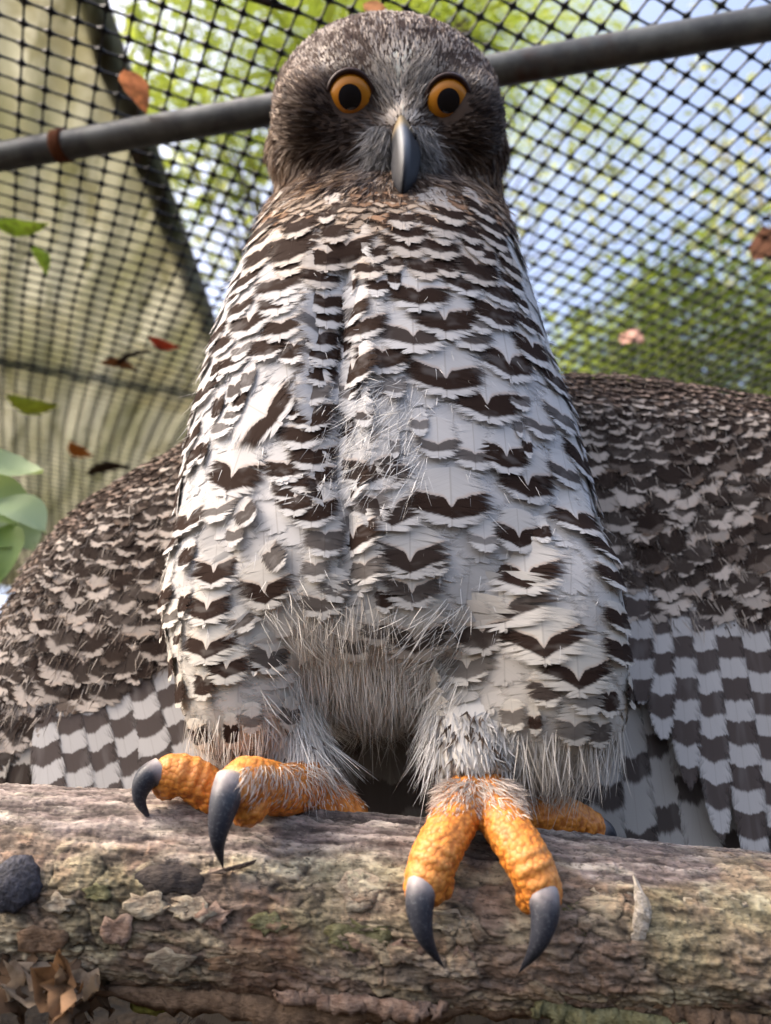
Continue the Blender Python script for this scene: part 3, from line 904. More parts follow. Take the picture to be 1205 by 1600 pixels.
def dry_leaf_mat(name, tr):
    m, nt, out = mat_new(name); k = N(nt)
    c = k.attr('Col').outputs['Color']
    f = k.noise(k.pos(), 160, 4, 0.6)
    c2 = k.mix(k.math('MULTIPLY', k.smooth(f, 0.42, 0.68), 0.6), c, (0.07, 0.04, 0.02))
    nt.links.new(k.trans(k.pbsdf(c2, 0.7, 0.2), c2, tr), out.inputs[0]); return m
M_DRY = dry_leaf_mat('dry_leaf', 0.2)
M_FALL = dry_leaf_mat('fallen_leaf', 0.7)
FALL = [('orange brown dead leaf lying on the net above the pipe', 213, 132, 0.045, 0.022, (0.42, 0.16, 0.07), 80),
        ('small red dead leaf at the end of the dark twig on the net', 257, 538, 0.034, 0.013, (0.45, 0.05, 0.02), 35),
        ('brown dead leaf at the start of the dark twig on the net', 185, 565, 0.035, 0.013, (0.22, 0.08, 0.03), 20),
        ('bright orange dead leaf on the net over the small wing', 127, 706, 0.04, 0.022, (0.5, 0.15, 0.03), 75),
        ('dark brown dead leaf beside the bright orange leaf on the net', 172, 726, 0.055, 0.016, (0.03, 0.018, 0.012), -10),
        ('yellow green leaf lying flat across the net', 30, 354, 0.05, 0.018, (0.45, 0.6, 0.05), 5),
        ('yellow green leaf hanging down from the net', 66, 398, 0.042, 0.014, (0.42, 0.58, 0.06), 100),
        ('broad olive yellow leaf on the net near the leafy plant', 50, 632, 0.05, 0.026, (0.5, 0.56, 0.06), 25),
        ('pinkish dead leaf on the net in front of the dense green tree', 985, 522, 0.03, 0.02, (0.5, 0.3, 0.24), 20),
        ('dark brown dead leaf on the net before the bronze leaved tree', 1196, 385, 0.05, 0.03, (0.09, 0.045, 0.03), 60),
        ('tan curled dead leaf lying on the net over the crown', 590, 14, 0.03, 0.012, (0.3, 0.15, 0.08), 25)]
for i, (lab, px, py, L, W, col, an) in enumerate(FALL):
    c = PZ(px, py, NETZ - 0.006)
    sc = (c - CAM)[1] / 0.62
    o = leaf_obj('fallen_leaf', c, (math.cos(R(an)), math.sin(R(an)) * 1.2, 0.05), (0, -0.25, -1), L * sc ** 0.5 * 1.15, W * sc ** 0.5 * 1.2, M_FALL, col, None, i)
    tag(o, lab, 'leaf')
v, f, _ = tube([PZ(178, 572, NETZ - 0.004), PZ(200, 556, NETZ - 0.006), PZ(235, 548, NETZ - 0.006)], [0.003, 0.004, 0.002], 10, 8)
tag(mesh_obj('twig', v, f, simple_mat('dark_twig', (0.03, 0.015, 0.01), 0.9)), 'short dark twig with red and brown leaves lying on the net', 'twig')
v, f, _ = tube([PZ(380, -8, NETZ + 0.006), PZ(430, 8, NETZ + 0.008), PZ(475, 22, NETZ + 0.006)], [0.003, 0.003, 0.001], 10, 8)
tag(mesh_obj('twig', v, f, simple_mat('dark_twig2', (0.05, 0.03, 0.02), 0.9)), 'thin brown twig lying on the net in front of the fern fronds', 'twig')

def side_plant():
    root = empty('leafy_plant', (-0.42, 0.52, 0), 'pale green broad leaved plant beside the small wing', 'plant')
    st = [(-0.42, 0.52, -0.02), (-0.40, 0.53, 0.5), (-0.35, 0.55, 0.9), PY(-30, 830, 0.56), PY(-5, 730, 0.58)]
    v, f, _ = tube(st, [0.009, 0.008, 0.006, 0.004, 0.002], 30, 10, (0, 1, 0))
    mesh_obj('stem', v, f, simple_mat('green_stem', (0.14, 0.2, 0.06), 0.6), root)
    m = leaf_mat('soft_leaf', (0.2, 0.3, 0.1), (0.34, 0.42, 0.22), 0.35)
    for i, (px, py, dx, dy, L, W, col) in enumerate([
            (22, 735, 60, 25, 0.052, 0.030, (0.48, 0.56, 0.36)), (35, 800, 45, 30, 0.05, 0.036, (0.5, 0.6, 0.42)),
            (5, 790, 20, 55, 0.05, 0.036, (0.4, 0.52, 0.28)), (8, 860, -15, 60, 0.05, 0.03, (0.26, 0.4, 0.1)),
            (-15, 840, 40, 40, 0.05, 0.04, (0.5, 0.58, 0.4)), (-20, 760, 30, -30, 0.05, 0.034, (0.42, 0.55, 0.3)),
            (40, 840, 20, 50, 0.035, 0.024, (0.4, 0.5, 0.3))]):
        c = PY(px, py, 0.545 + 0.008 * i); e = PY(px + dx, py + dy, 0.545 + 0.008 * i)
        leaf_obj('leaf', c, e - c, (0.1, -0.8, 0.7), L, W, m, col, root, i)
side_plant()

# dry curled leaves and bark litter wedged under the log
rl = np.random.default_rng(23)
DC = [(0.20, 0.115, 0.06), (0.12, 0.075, 0.045), (0.32, 0.245, 0.17), (0.16, 0.10, 0.06)]
for i in range(24):
    px = rl.uniform(-25, 150); py = rl.uniform(1488, 1605)
    if py < 1500 + (px - 40) * 0.35: py += 30
    c = PY(px, py, 0.311 + 0.005 * rl.normal())
    a = rl.normal() * 0.6 + (1.3 if i % 5 == 0 else 0)
    sc = 0.33 / FPX
    o = leaf_obj('dry_leaf', c, (math.cos(a), rl.normal() * 0.4, math.sin(a)), (rl.normal() * 0.3, -0.7, 0.7), rl.uniform(40, 85) * sc, rl.uniform(22, 44) * sc, M_DRY, DC[i % 4], None, i, 0.45, 0.45, 0.10)
    tag(o, 'curled brown dry leaf wedged beneath the thick end of the log', 'dry leaf', 'dry leaves under the log')

# ================================================================== the owl
owl = empty('owl', (0.0, LOGY, ZC + 0.005), 'large brown and white barred owl with orange eyes standing on the log', 'owl')

# ---- body: one continuous mesh
YB = 0.372
rings = [(285, 416, 800, 0.372, 0.034), (345, 404, 806, 0.369, 0.049), (420, 374, 828, 0.367, 0.066), (500, 338, 852, 0.368, 0.077), (600, 305, 882, 0.371, 0.083),
         (700, 279, 920, 0.374, 0.087), (800, 260, 944, 0.376, 0.089), (900, 256, 962, 0.377, 0.088), (970, 260, 968, 0.377, 0.084), (1030, 290, 955, 0.376, 0.076), (1085, 370, 860, 0.376, 0.058), (1120, 470, 720, 0.376, 0.036)]
def loft():
    V, F, n = [], [], 40
    for (py, xl, xr, Y, ry) in rings:
        a, b = PY(xl, py, Y), PY(xr, py, Y)
        c = (a + b) / 2; rx = (b[0] - a[0]) / 2 * 0.95 - 0.004
        for k in range(n):
            t = 2 * math.pi * k / n
            ct, st = math.cos(t), math.sin(t)
            e = 0.9
            V.append((c[0] + rx * math.copysign(abs(ct) ** e, ct), Y + ry * math.copysign(abs(st) ** e, st), c[2]))
    m = len(rings)
    for i in range(m - 1):
        for k in range(n):
            F.append((i * n + k, i * n + (k + 1) % n, (i + 1) * n + (k + 1) % n, (i + 1) * n + k))
    F.append(tuple(range(n))); F.append(tuple((m - 1) * n + k for k in range(n)))
    return np.array(V), F
hd = 0.468
hf = -nrm(ray(605, 180)); hx = np.array([1.0, 0, 0]); hu = nrm(np.cross(hx, -hf)) * 1.0
if hu[2] < 0: hu = -hu
S = hd / FPX
parts = [loft()]
parts.append(ellipsoid(P(605, 176, hd), hx * 178 * S, hu * 134 * S, hf * 0.062))
parts.append(ellipsoid(P(605, 238, hd - 0.004), hx * 188 * S, hu * 96 * S, hf * 0.060))
parts.append(ellipsoid(P(500, 190, hd - 0.022), hx * 70 * S, hu * 80 * S, hf * 0.040))
parts.append(ellipsoid(P(722, 195, hd - 0.022), hx * 62 * S, hu * 80 * S, hf * 0.040))
parts.append(ellipsoid(P(626, 225, hd - 0.030), hx * 42 * S, hu * 70 * S, hf * 0.040))
# thighs, belly, shanks
def limb(pts, rad): 
    v, f, _ = tube([PY(*p) for p in pts], rad, 18, 20, (0, 1, 0)); parts.append((v, f))
limb([(395, 800, 0.36), (372, 920, 0.345), (380, 1040, 0.337), (388, 1125, 0.335), (398, 1178, 0.337)], [0.030, 0.034, 0.029, 0.024, 0.012])
limb([(800, 800, 0.36), (826, 930, 0.338), (840, 1050, 0.336), (848, 1140, 0.340), (852, 1205, 0.347)], [0.034, 0.040, 0.038, 0.034, 0.016])
limb([(590, 850, 0.365), (585, 960, 0.358), (588, 1050, 0.366), (590, 1095, 0.372)], [0.045, 0.038, 0.028, 0.012])
limb([(420, 1060, 0.345), (462, 1160, 0.338), (480, 1222, 0.333)], [0.018, 0.0125, 0.011])
limb([(745, 1010, 0.340), (732, 1130, 0.327), (742, 1225, 0.322)], [0.022, 0.0165, 0.0155])
BV, BF = remesh(parts, 0.0036, 8)
# crease where the two breast tracts meet
bx, by, bd = proj(BV)
cr = np.interp(by, [390, 430, 560, 700, 800, 900], [540, 537, 531, 530, 536, 548])
fade = sstep(380, 450, by) * sstep(960, 860, by) * (BV[:, 1] < 0.36)
BV[:, 1] += 0.0085 * np.exp(-((bx - cr) / 20) ** 2) * fade
BVH = bvh_of(BV, BF)
def region_cols(V):
    px, py, d = proj(V)
    col = np.zeros((len(V), 3)) + np.array([0.6, 0.56, 0.5])
    backf = sstep(0.375, 0.40, V[:, 1]) * (V[:, 2] < ZC + 0.33)
    col = col + (np.array([0.09, 0.065, 0.05]) - col) * backf[:, None]
    head = sstep(ZC + 0.30, ZC + 0.325, V[:, 2])
    col = col + (np.array([0.07, 0.05, 0.04]) - col) * head[:, None]
    return np.c_[col, np.ones(len(V))]
body = mesh_obj('body', BV, BF, M_BODY, owl, True, {'Col': (region_cols(BV), 'FLOAT_COLOR')})

# ---- feathers
def outline(v):
    a = np.clip((v - 0.5) / 0.5, 0, 1)
    return np.where(v < 0.5, 0.55 + 0.45 * np.clip(v / 0.5, 0, 1) ** 0.7, np.sqrt(np.clip(1 - a ** 2.5, 0, 1)))
def feather(bvh, p, n, t, L, W, vb=0.75, lift0=0.002, lift1=0.006, NB=18, kappa=9.0, seed=None, follow=True, tipsharp=1.0, ragged=1.0, curl=0.0):
    """Vane of separate barbs along a shaft laid on a surface; p lies at vane position vb."""
    rg = rng
    n = nrm(n); t = nrm(t - n * np.dot(t, n)); b = np.cross(n, t)
    K = 5
    vs = np.linspace(0, 1, K)
    shaft = np.array([p + t * (q - vb) * L for q in vs])
    if follow and bvh is not None:
        for i in range(K):
            loc, nn, idx, dist = bvh.find_nearest(Vector(shaft[i]))
            if loc is not None and dist < 0.03:
                nn = np.array(nn)
                if np.dot(nn, n) > 0.2:
                    shaft[i] = np.array(loc)
                else:
                    shaft[i] = shaft[i - 1] + t * L / (K - 1) if i else shaft[i]
    kap = [kappa, kappa]
    if follow and bvh is not None:
        for j, sg in enumerate((-1, 1)):
            q = shaft[3] + sg * b * W * 0.38
            loc, nn, idx, dist = bvh.find_nearest(Vector(q))
            if loc is not None and dist < 0.02:
                kap[j] = float(np.clip(2 * np.dot(q - np.array(loc), n) / (W * 0.38) ** 2, 0.0, 45.0))
    lift = lift0 + (lift1 - lift0) * vs ** 1.3
    shaft = shaft + n * (lift[:, None]) + n * (curl * L * vs ** 2)[:, None]
    f = (np.arange(NB) + 0.5) / NB
    vr = 0.02 + 0.94 * f
    vt = 0.12 + 0.88 * f ** 0.9
    vt = np.minimum(vt + rg.normal(size=(2, NB)) * 0.02 * ragged, 1.06)
    ln = 1 + rg.normal(size=(2, NB)) * 0.07 * ragged + 0.04
    ut = outline(np.clip(vt, 0, 1)) * ln
    # a few loose tips
    s = np.array([0, 0.4, 0.75, 1.0])
    sides = np.array([-1, 1])[:, None, None]
    U = sides * ut[..., None] * s                                           # (2,NB,4)
    bow = (s * (1 - s) * 0.08)
    Vv = vr[None, :, None] + (vt - vr)[..., None] * s ** 1.25 - 0 * bow
    # width of each barb
    tang_u = sides * ut[..., None] * np.ones(4) * W / 2
    tang_v = (vt - vr)[..., None] * 1.25 * np.maximum(s, 0.05) ** 0.25 * L
    tl = np.sqrt(tang_u ** 2 + tang_v ** 2) + 1e-9
    pu, pv = -tang_v / tl, tang_u / tl                                       # perpendicular in metres
    hw = (0.94 * L / NB) * np.array([0.75, 0.9, 0.72, 0.07]) * (1 + 0.15 * rg.normal(size=(2, NB, 1)))
    out_uv, out_p = [], []
    h = (np.arange(NB) * 1.2e-5)[None, :, None] + rg.normal(size=(2, NB, 1)) * 0.00012 * s * ragged
    for sg in (-1, 1):
        uu = U + sg * pu * hw / (W / 2)
        vv = Vv + sg * pv * hw / L * np.where(sides > 0, 1, -1) * sides
        base = np.stack([np.interp(vv, vs, shaft[:, q]) for q in range(3)], -1)
        ex = np.maximum(vv - 1, 0)
        base = base + ex[..., None] * (shaft[-1] - shaft[-2]) * (K - 1)
        x = uu * W / 2
        pos = base + x[..., None] * b + ((h - np.where(x < 0, kap[0], kap[1]) * x * x * 0.5)[..., None]) * n
        out_p.append(pos); out_uv.append(np.stack([uu, vv, s + 0 * uu], -1))
    Pp = np.stack(out_p, 3).reshape(-1, 3)       # (2,NB,4,2,3)
    UV = np.stack(out_uv, 3).reshape(-1, 3)
    nb = 2 * NB
    bi = (np.arange(nb) * 8)[:, None]
    Fq = np.concatenate([bi + np.array([2 * j, 2 * j + 1, 2 * j + 3, 2 * j + 2])[None] for j in range(3)], 0)
    return Pp, Fq, UV
class Acc:
    def __init__(s): s.V, s.F, s.U, s.A, s.B, s.Pp, s.D, s.n = [], [], [], [], [], [], [], 0
    def add(s, g, fa, fb, fp, fd):
        V, F, U = g; k = len(V)
        s.V.append(V); s.F.append(F + s.n); s.U.append(U)
        for lst, val in ((s.A, fa), (s.B, (*fb, 1)), (s.Pp, fp), (s.D, (*fd, 1))): lst.append(np.tile(np.array(val, float), (k, 1)))
        s.n += k
    def build(s, name, parent, kind=None, mat=None):
        at = {'fuv': (np.vstack(s.U), 'FLOAT_VECTOR'), 'fa': (np.vstack(s.A), 'FLOAT_COLOR'), 'fb': (np.vstack(s.B), 'FLOAT_COLOR'), 'fp': (np.vstack(s.Pp), 'FLOAT_COLOR'), 'fd': (np.vstack(s.D), 'FLOAT_COLOR')}
        o = mesh_obj(name, np.vstack(s.V), np.vstack(s.F), mat or M_FEATHER, parent, True, at)
        if kind: o['kind'] = kind
        return o
def one(name, parent, g, fa, fb, fp, fd, mat=None):
    a = Acc(); a.add(g, fa, fb, fp, fd); return a.build(name, parent, None, mat)
DARK = (0.028, 0.016, 0.012)
def down_dir(n, rot=0.0, d0=(0, 0, -1)):
    n = nrm(n); t = nrm(np.array(d0) - n * np.dot(d0, n))
    b = np.cross(n, t)
    a = R(rot)
    return math.cos(a) * t + math.sin(a) * b     # + rot swings the tip towards the picture's right for a front surface

# breast bars read from the photograph: x, y, width, thickness [, rot, strength, chevron]
BARS = [
 (413,338,36,10),(408,368,55,14),(410,405,52,15),(458,394,62,21),(471,354,45,17),(515,335,24,12),(527,362,40,18),(543,398,62,19),(511,410,50,13),(459,420,46,7),
 (501,438,50,10),(445,451,76,11),(456,464,55,6,0,.5),(523,459,28,8),(440,479,58,10),(506,477,58,10),(390,441,38,9),(371,444,20,5),(371,467,26,6),(379,486,38,10),
 (509,499,52,10),(394,510,58,12,0,1,.5),(443,518,58,11),(499,534,46,12),(421,547,42,15),(462,553,38,14),(503,556,44,14),(549,458,26,8),(553,495,42,13),(568,516,56,14),
 (541,543,26,15),(580,425,42,8),(585,400,36,9),(590,452,30,9),(366,529,16,8),(381,552,26,7,0,.6),
 (628,347,34,7),(637,370,48,8),(700,341,46,8),(690,358,62,10),(640,388,66,10),(684,393,54,9),(730,367,30,12),(690,374,28,5),(737,389,28,8),(750,333,40,10),(763,357,46,12),
 (767,376,44,11),(797,368,22,14),(751,401,36,8),(783,397,24,10),(811,406,18,12),(613,415,30,8),(663,424,46,11),(698,420,34,13),(741,428,62,16),(795,425,32,8),(616,441,16,8),
 (723,447,56,14),(776,461,50,14),(797,447,32,8),(653,471,74,14),(811,478,20,8),(693,510,80,19,0,1,.45),(771,498,58,16),(818,508,28,10),(836,519,12,12),(645,534,92,14,0,.9,.35),
 (731,533,56,11,0,.8),(748,511,30,8,0,.5),(828,553,50,18,0,1,.5),(791,576,68,19,0,1,.55),(612,568,42,14),(860,567,14,8),(341,529,34,12),(357,537,40,12),(343,507,20,7),
 (370,568,48,9),(342,580,14,12),(353,582,14,10),(318,580,30,9),(323,617,42,13,0,1,.5),(345,639,14,20),(371,613,18,12,0,.8),(379,628,18,12),(391,597,18,14,0,.7),(370,651,24,6,0,.7),
 (354,670,32,9,0,.6),(427,657,84,16,52,1,.2),(303,690,30,15,0,1,.7),(309,713,22,13),(322,709,14,13),(284,683,8,14),(292,647,10,13),
 (502,560,46,13),(498,588,46,14),(490,617,44,15,0,.7),(460,637,24,20),(490,655,50,18),(475,685,62,13),(597,566,66,17),(557,585,48,20,0,1,.5),(545,612,42,17),(536,639,32,19),
 (522,676,24,22),(543,680,24,19),(490,718,60,15),(446,736,28,16),(579,745,74,19,0,.95,.5),(617,607,28,14,0,.5),(571,655,22,7,0,.8),(617,702,12,11,0,.5),(655,669,22,8,0,.5),(673,701,20,8,0,.8),
 (695,600,90,19,0,1,.4),(864,600,42,15),(758,640,86,19,0,1,.4),(809,630,26,9,0,.6),(888,633,28,12),(874,659,46,12,0,.7),(839,673,40,8,0,.7),(806,670,10,11,0,.6),(915,691,12,12),
 (683,703,52,8,0,.7),(739,719,58,9,0,.7),(788,721,56,19,0,1,.4),(820,703,12,10),(906,728,44,18,0,1,.6),(880,746,42,11,0,.8),(820,765,70,19,0,1,.45),(930,767,24,15),(927,788,14,18),
 (703,800,94,19,0,1,.35),(897,822,66,17,0,1,.45),(806,846,52,15,0,1,.5),(843,838,22,11),(945,864,40,17,0,1,.5),(822,910,90,17,0,1,.5),(953,905,36,15),(753,849,38,6,0,.4),(676,883,38,11,0,.8),
 (792,963,106,15,0,.9,.5),(757,993,70,17,0,.9),(849,1016,98,13,0,1,.6),(962,971,30,15),(963,1020,34,16),
 (366,755,66,19,-18,1,.5),(302,821,42,15,0,1,.55),(348,802,42,7,0,.6),(391,806,28,13,35,.8),(373,839,22,9,0,.7),(264,783,12,18),(262,852,18,15),(278,855,14,9,0,.6),(297,874,16,18),
 (434,872,28,18,40,.7),(452,738,54,15),(460,769,50,14),(283,750,18,8),(304,722,22,14),
 (482,752,56,15),(505,772,42,17),(465,790,44,14),(490,805,58,16),(553,765,46,20,20),(609,747,48,15,0,.8),(612,808,86,19,0,.95,.55),(562,846,48,18,0,1,.5),(640,882,78,18,0,.95,.5),
 (508,850,48,18,0,.75),(577,893,46,14,0,.7),(643,928,66,15,0,.85,.4),(496,891,32,11,0,.6),(525,921,36,13,0,.6),(506,945,52,13,0,.75),(603,937,24,13),
 (338,902,50,17,0,1,.5),(264,936,18,17),(294,946,12,16),(328,960,50,17,0,1,.6),(274,966,22,8,0,.7),(259,982,8,16),(286,1000,8,8),(328,1020,56,14,0,1,.65),(271,1044,16,15),
 (356,1050,50,14,0,1,.5),(288,1082,16,17),(324,1072,24,17),(420,928,58,15,0,1,.5),(380,976,30,8,30,.8),(396,1038,10,15),(416,1034,46,15,0,.8,.5),(316,1146,22,15),(364,1142,18,15),
 (392,1124,26,8,0,.5),(347,1178,22,9,0,.6),(378,1172,24,8,0,.5),(446,1118,22,13,0,.7),
 (648,1000,78,15,0,.8,.5),(555,1006,42,11,0,.6),(588,983,36,11,0,.6),
 (735,1050,62,16,0,.6,.4),(852,1082,40,15,0,.9),(899,1066,86,13,0,1,.65),(943,1096,24,17),(910,1096,42,9,0,.5),(805,1120,30,11,0,.6),(836,1128,16,11),(893,1140,42,13,0,.6),
 (929,1142,30,15,0,.8),(978,1087,22,13),(924,1212,24,16,0,.8),(945,1200,18,18,0,.8)]
nb_ = 0
extra = Acc()
for i, q in enumerate(BARS):
    q = list(q) + [0, 1.0, 0.3][len(q) - 4:]
    x, y, w, th, rot, st, kk = q
    st = st ** 0.5
    p = None
    for dx in (0, 4, -4, 8, -8, 14, -14, 20, -20):
        p, n = hit(BVH, x + (dx if x < 602 else -dx) , y)
        if p is not None: break
    if p is None: continue
    d = proj(p)[2]
    m = d / FPX
    # apparent width is foreshortened on the flanks
    vdir = nrm(CAM - p); side = nrm(np.cross(n, down_dir(n)))
    fs = max(0.45, math.sqrt(max(0.05, 1 - np.dot(side, vdir) ** 2)))
    fl = max(0.5, math.sqrt(max(0.05, 1 - np.dot(down_dir(n), vdir) ** 2)))
    Wm = w * 1.5 * m / fs
    ext = (12 + th * 0.55 + 0.06 * w) * m / fl
    L = ext + np.clip(w * 1.0, 30, 72) * m / fl
    vb = 1 - ext / L
    g = feather(BVH, p, n, down_dir(n, rot), L, Wm, vb, 0.0012 + 0.0006 * (y > 780), 0.0027 + 0.0010 * (y > 780) + 0.0004 * rng.random(), 28 if w > 24 else 14, kappa=5.0, ragged=1.0 + 0.6 * (y > 850))
    fa = (vb + 0.0, min(0.3, (th * 0.78 + 1.0) * m / fl / L), st, rng.random())
    wv = 0.62 + 0.1 * rng.random()
    warm = sstep(700, 1100, y)
    base = np.array([0.62, 0.61, 0.605]) * (1 - warm) + np.array([0.58, 0.54, 0.47]) * warm
    if y < 440: base = np.array([0.60, 0.545, 0.49])
    fp = (1.3, kk * 0.55 * w * m / L, 0.85 if kk > 0.32 else 0.35, 0.75)
    if w >= 14 or True:
        one('breast_feather', body, g, fa, tuple(base * rng.uniform(0.92, 1.05)), fp, DARK)
        nb_ += 1

# ---- sampling on the body surface
tri = []
for f in BF:
    tri.append((f[0], f[1], f[2]))
    if len(f) == 4: tri.append((f[0], f[2], f[3]))
tri = np.array(tri)
def sample(V, tri, n):
    a, b, c = V[tri[:, 0]], V[tri[:, 1]], V[tri[:, 2]]
    cr = np.cross(b - a, c - a); ar = np.linalg.norm(cr, axis=1)
    idx = rng.choice(len(tri), n, p=ar / ar.sum())
    r1, r2 = np.sqrt(rng.random(n)), rng.random(n)
    P_ = a[idx] * (1 - r1)[:, None] + b[idx] * (r1 * (1 - r2))[:, None] + c[idx] * (r1 * r2)[:, None]
    return P_, cr[idx] / ar[idx][:, None]
def thin(Pts, r):
    """greedy Poisson thinning with per-point radius"""
    keep = []
    grid = {}
    cell = float(np.max(r))
    for i, p in enumerate(Pts):
        k = tuple(np.floor(p / cell).astype(int)); ok = True
        for dx in (-1, 0, 1):
            for dy in (-1, 0, 1):
                for dz in (-1, 0, 1):
                    for j in grid.get((k[0] + dx, k[1] + dy, k[2] + dz), ()):
                        if np.sum((Pts[j] - p) ** 2) < r[i] ** 2: ok = False; break
                    if not ok: break
                if not ok: break
            if not ok: break
        if ok:
            keep.append(i); grid.setdefault(k, []).append(i)
    return np.array(keep)
Ps, Ns = sample(BV, tri, 26000)
# outward normals
ctr = np.stack([0 * Ps[:, 0] + np.interp(Ps[:, 2], [ZC, ZC + 0.4], [0.0, 0.0]), 0 * Ps[:, 0] + 0.375, Ps[:, 2]], -1)
pxs, pys, pds = proj(Ps)
front = Ps[:, 1] < 0.385
headz = (Ps[:, 2] > ZC + 0.315) | (front & (pys < 316))
neck = (pys < 350 + 10 * rng.normal(size=len(pys))) & front & ~headz
shank = ((Ps[:, 2] < ZC + 0.045) & ((np.abs(pxs - 470) < 60) | (np.abs(pxs - 735) < 75)))
rad = np.where(neck, 0.0048, np.where(front, 0.0115, 0.0110))
use = ~headz & ~((pys > 1185) & front) & ~shank
idx = np.argwhere(use)[:, 0]
idx = idx[thin(Ps[idx], rad[idx])]
fill = Acc(); neckacc = Acc(); backacc = Acc()
for i in idx:
    p, n = Ps[i], Ns[i]
    if front[i]:
        warm = float(sstep(700, 1100, pys[i]))
        base = (np.array([0.61, 0.605, 0.61]) * (1 - warm) + np.array([0.57, 0.53, 0.47]) * warm) * rng.uniform(0.85, 1.08)
        if neck[i]:
            base = np.array([0.46, 0.37, 0.29]) * rng.uniform(0.6, 1.1)
            if rng.random() < 0.22: base = base * np.array([0.75, 0.55, 0.42])
            g = feather(BVH, p, n, down_dir(n, rng.normal() * 9), 0.022, 0.016, 0.6, 0.0006, 0.0022, 14, 6.0, ragged=1.3)
            neckacc.add(g, (0.62 + 0.1 * rng.random(), 0.09 + 0.05 * rng.random(), 0.85, rng.random()), tuple(base), (0.42, 0.2, 0.3, 0.4), DARK)
        else:
            g = feather(BVH, p, n, down_dir(n, rng.normal() * 7), 0.036, 0.030, 0.6, -0.0002, 0.0009, 24, 6.0, ragged=1.0 + 0.8 * warm)
            near = abs(pxs[i] - np.interp(pys[i], [390, 560, 900], [540, 531, 548])) < 60 and pys[i] < 880
            fill.add(g, (0.7, 0.09, 0.75 if (near and rng.random() < 0.6) else 0.0, rng.random()), tuple(base), (0.55, 0.2, 0.3, 0.5), DARK)
    else:
        g = feather(BVH, p, n, down_dir(n, rng.normal() * 8), 0.034, 0.024, 0.6, 0.001, 0.005, 10, 6.0)
        backacc.add(g, (0.75, 0.06, 1.0, rng.random()), (0.09, 0.062, 0.046), (0.34, 0.1, 0.1, 0.0), (0.34, 0.29, 0.24))
fill.build('breast_down_feathers', body, 'stuff')
neckacc.build('neck_feathers', body, 'stuff')
backacc.build('back_feathers', body, 'stuff', M_STIFF)

# ---- strands (hair-like feathers, bristles, down)
class Strands:
    def __init__(s): s.V, s.F, s.C, s.n = [], [], [], 0
    def add(s, P0, D, Nn, L, W, c0, c1, bend=0.3, seg=4, jit=0.15):
        """vectorised tapering ribbons from P0 along D, drooping against Nn"""
        n = len(P0)
        D = D / (np.linalg.norm(D, axis=1, keepdims=True) + 1e-9)
        R0 = Nn + rng.normal(size=(n, 3)) * 0.7
        Sd = np.cross(D, R0); Sd /= (np.linalg.norm(Sd, axis=1, keepdims=True) + 1e-9)
        L = np.broadcast_to(L, (n,)); W = np.broadcast_to(W, (n,))
        bd = rng.normal(size=(n, 3)) * jit - Nn * bend
        rows = []
        cols = []
        for k in range(seg + 1):
            t = k / seg
            c = P0 + (D * t + bd * t * t * 0.5) * L[:, None]
            w = W * (1 - t ** 1.6) * 0.5 + 1e-5
            rows.append(c + Sd * w[:, None]); rows.append(c - Sd * w[:, None])
            cc = c0 + (c1 - c0) * t
            cols += [cc, cc]
        V = np.stack(rows, 1).reshape(-1, 3); C = np.stack(cols, 1).reshape(-1, 3)
        m = 2 * (seg + 1)
        b = (np.arange(n) * m)[:, None]
        F = np.concatenate([b + np.array([2 * k, 2 * k + 1, 2 * k + 3, 2 * k + 2])[None] for k in range(seg)], 0)
        s.V.append(V); s.F.append(F + s.n); s.C.append(C); s.n += len(V)
    def build(s, name, parent, kind='stuff'):
        C = np.vstack(s.C)
        o = mesh_obj(name, np.vstack(s.V), np.vstack(s.F), M_STRAND, parent, True, {'Col': (np.c_[np.clip(C, 0, 1), np.ones(len(C))], 'FLOAT_COLOR')})
        if kind: o['kind'] = kind
        return o
def tangent(Nn, T):
    T = np.asarray(T, float); t = T - Nn * np.sum(T * Nn, 1, keepdims=True)
    return t / (np.linalg.norm(t, axis=1, keepdims=True) + 1e-9)

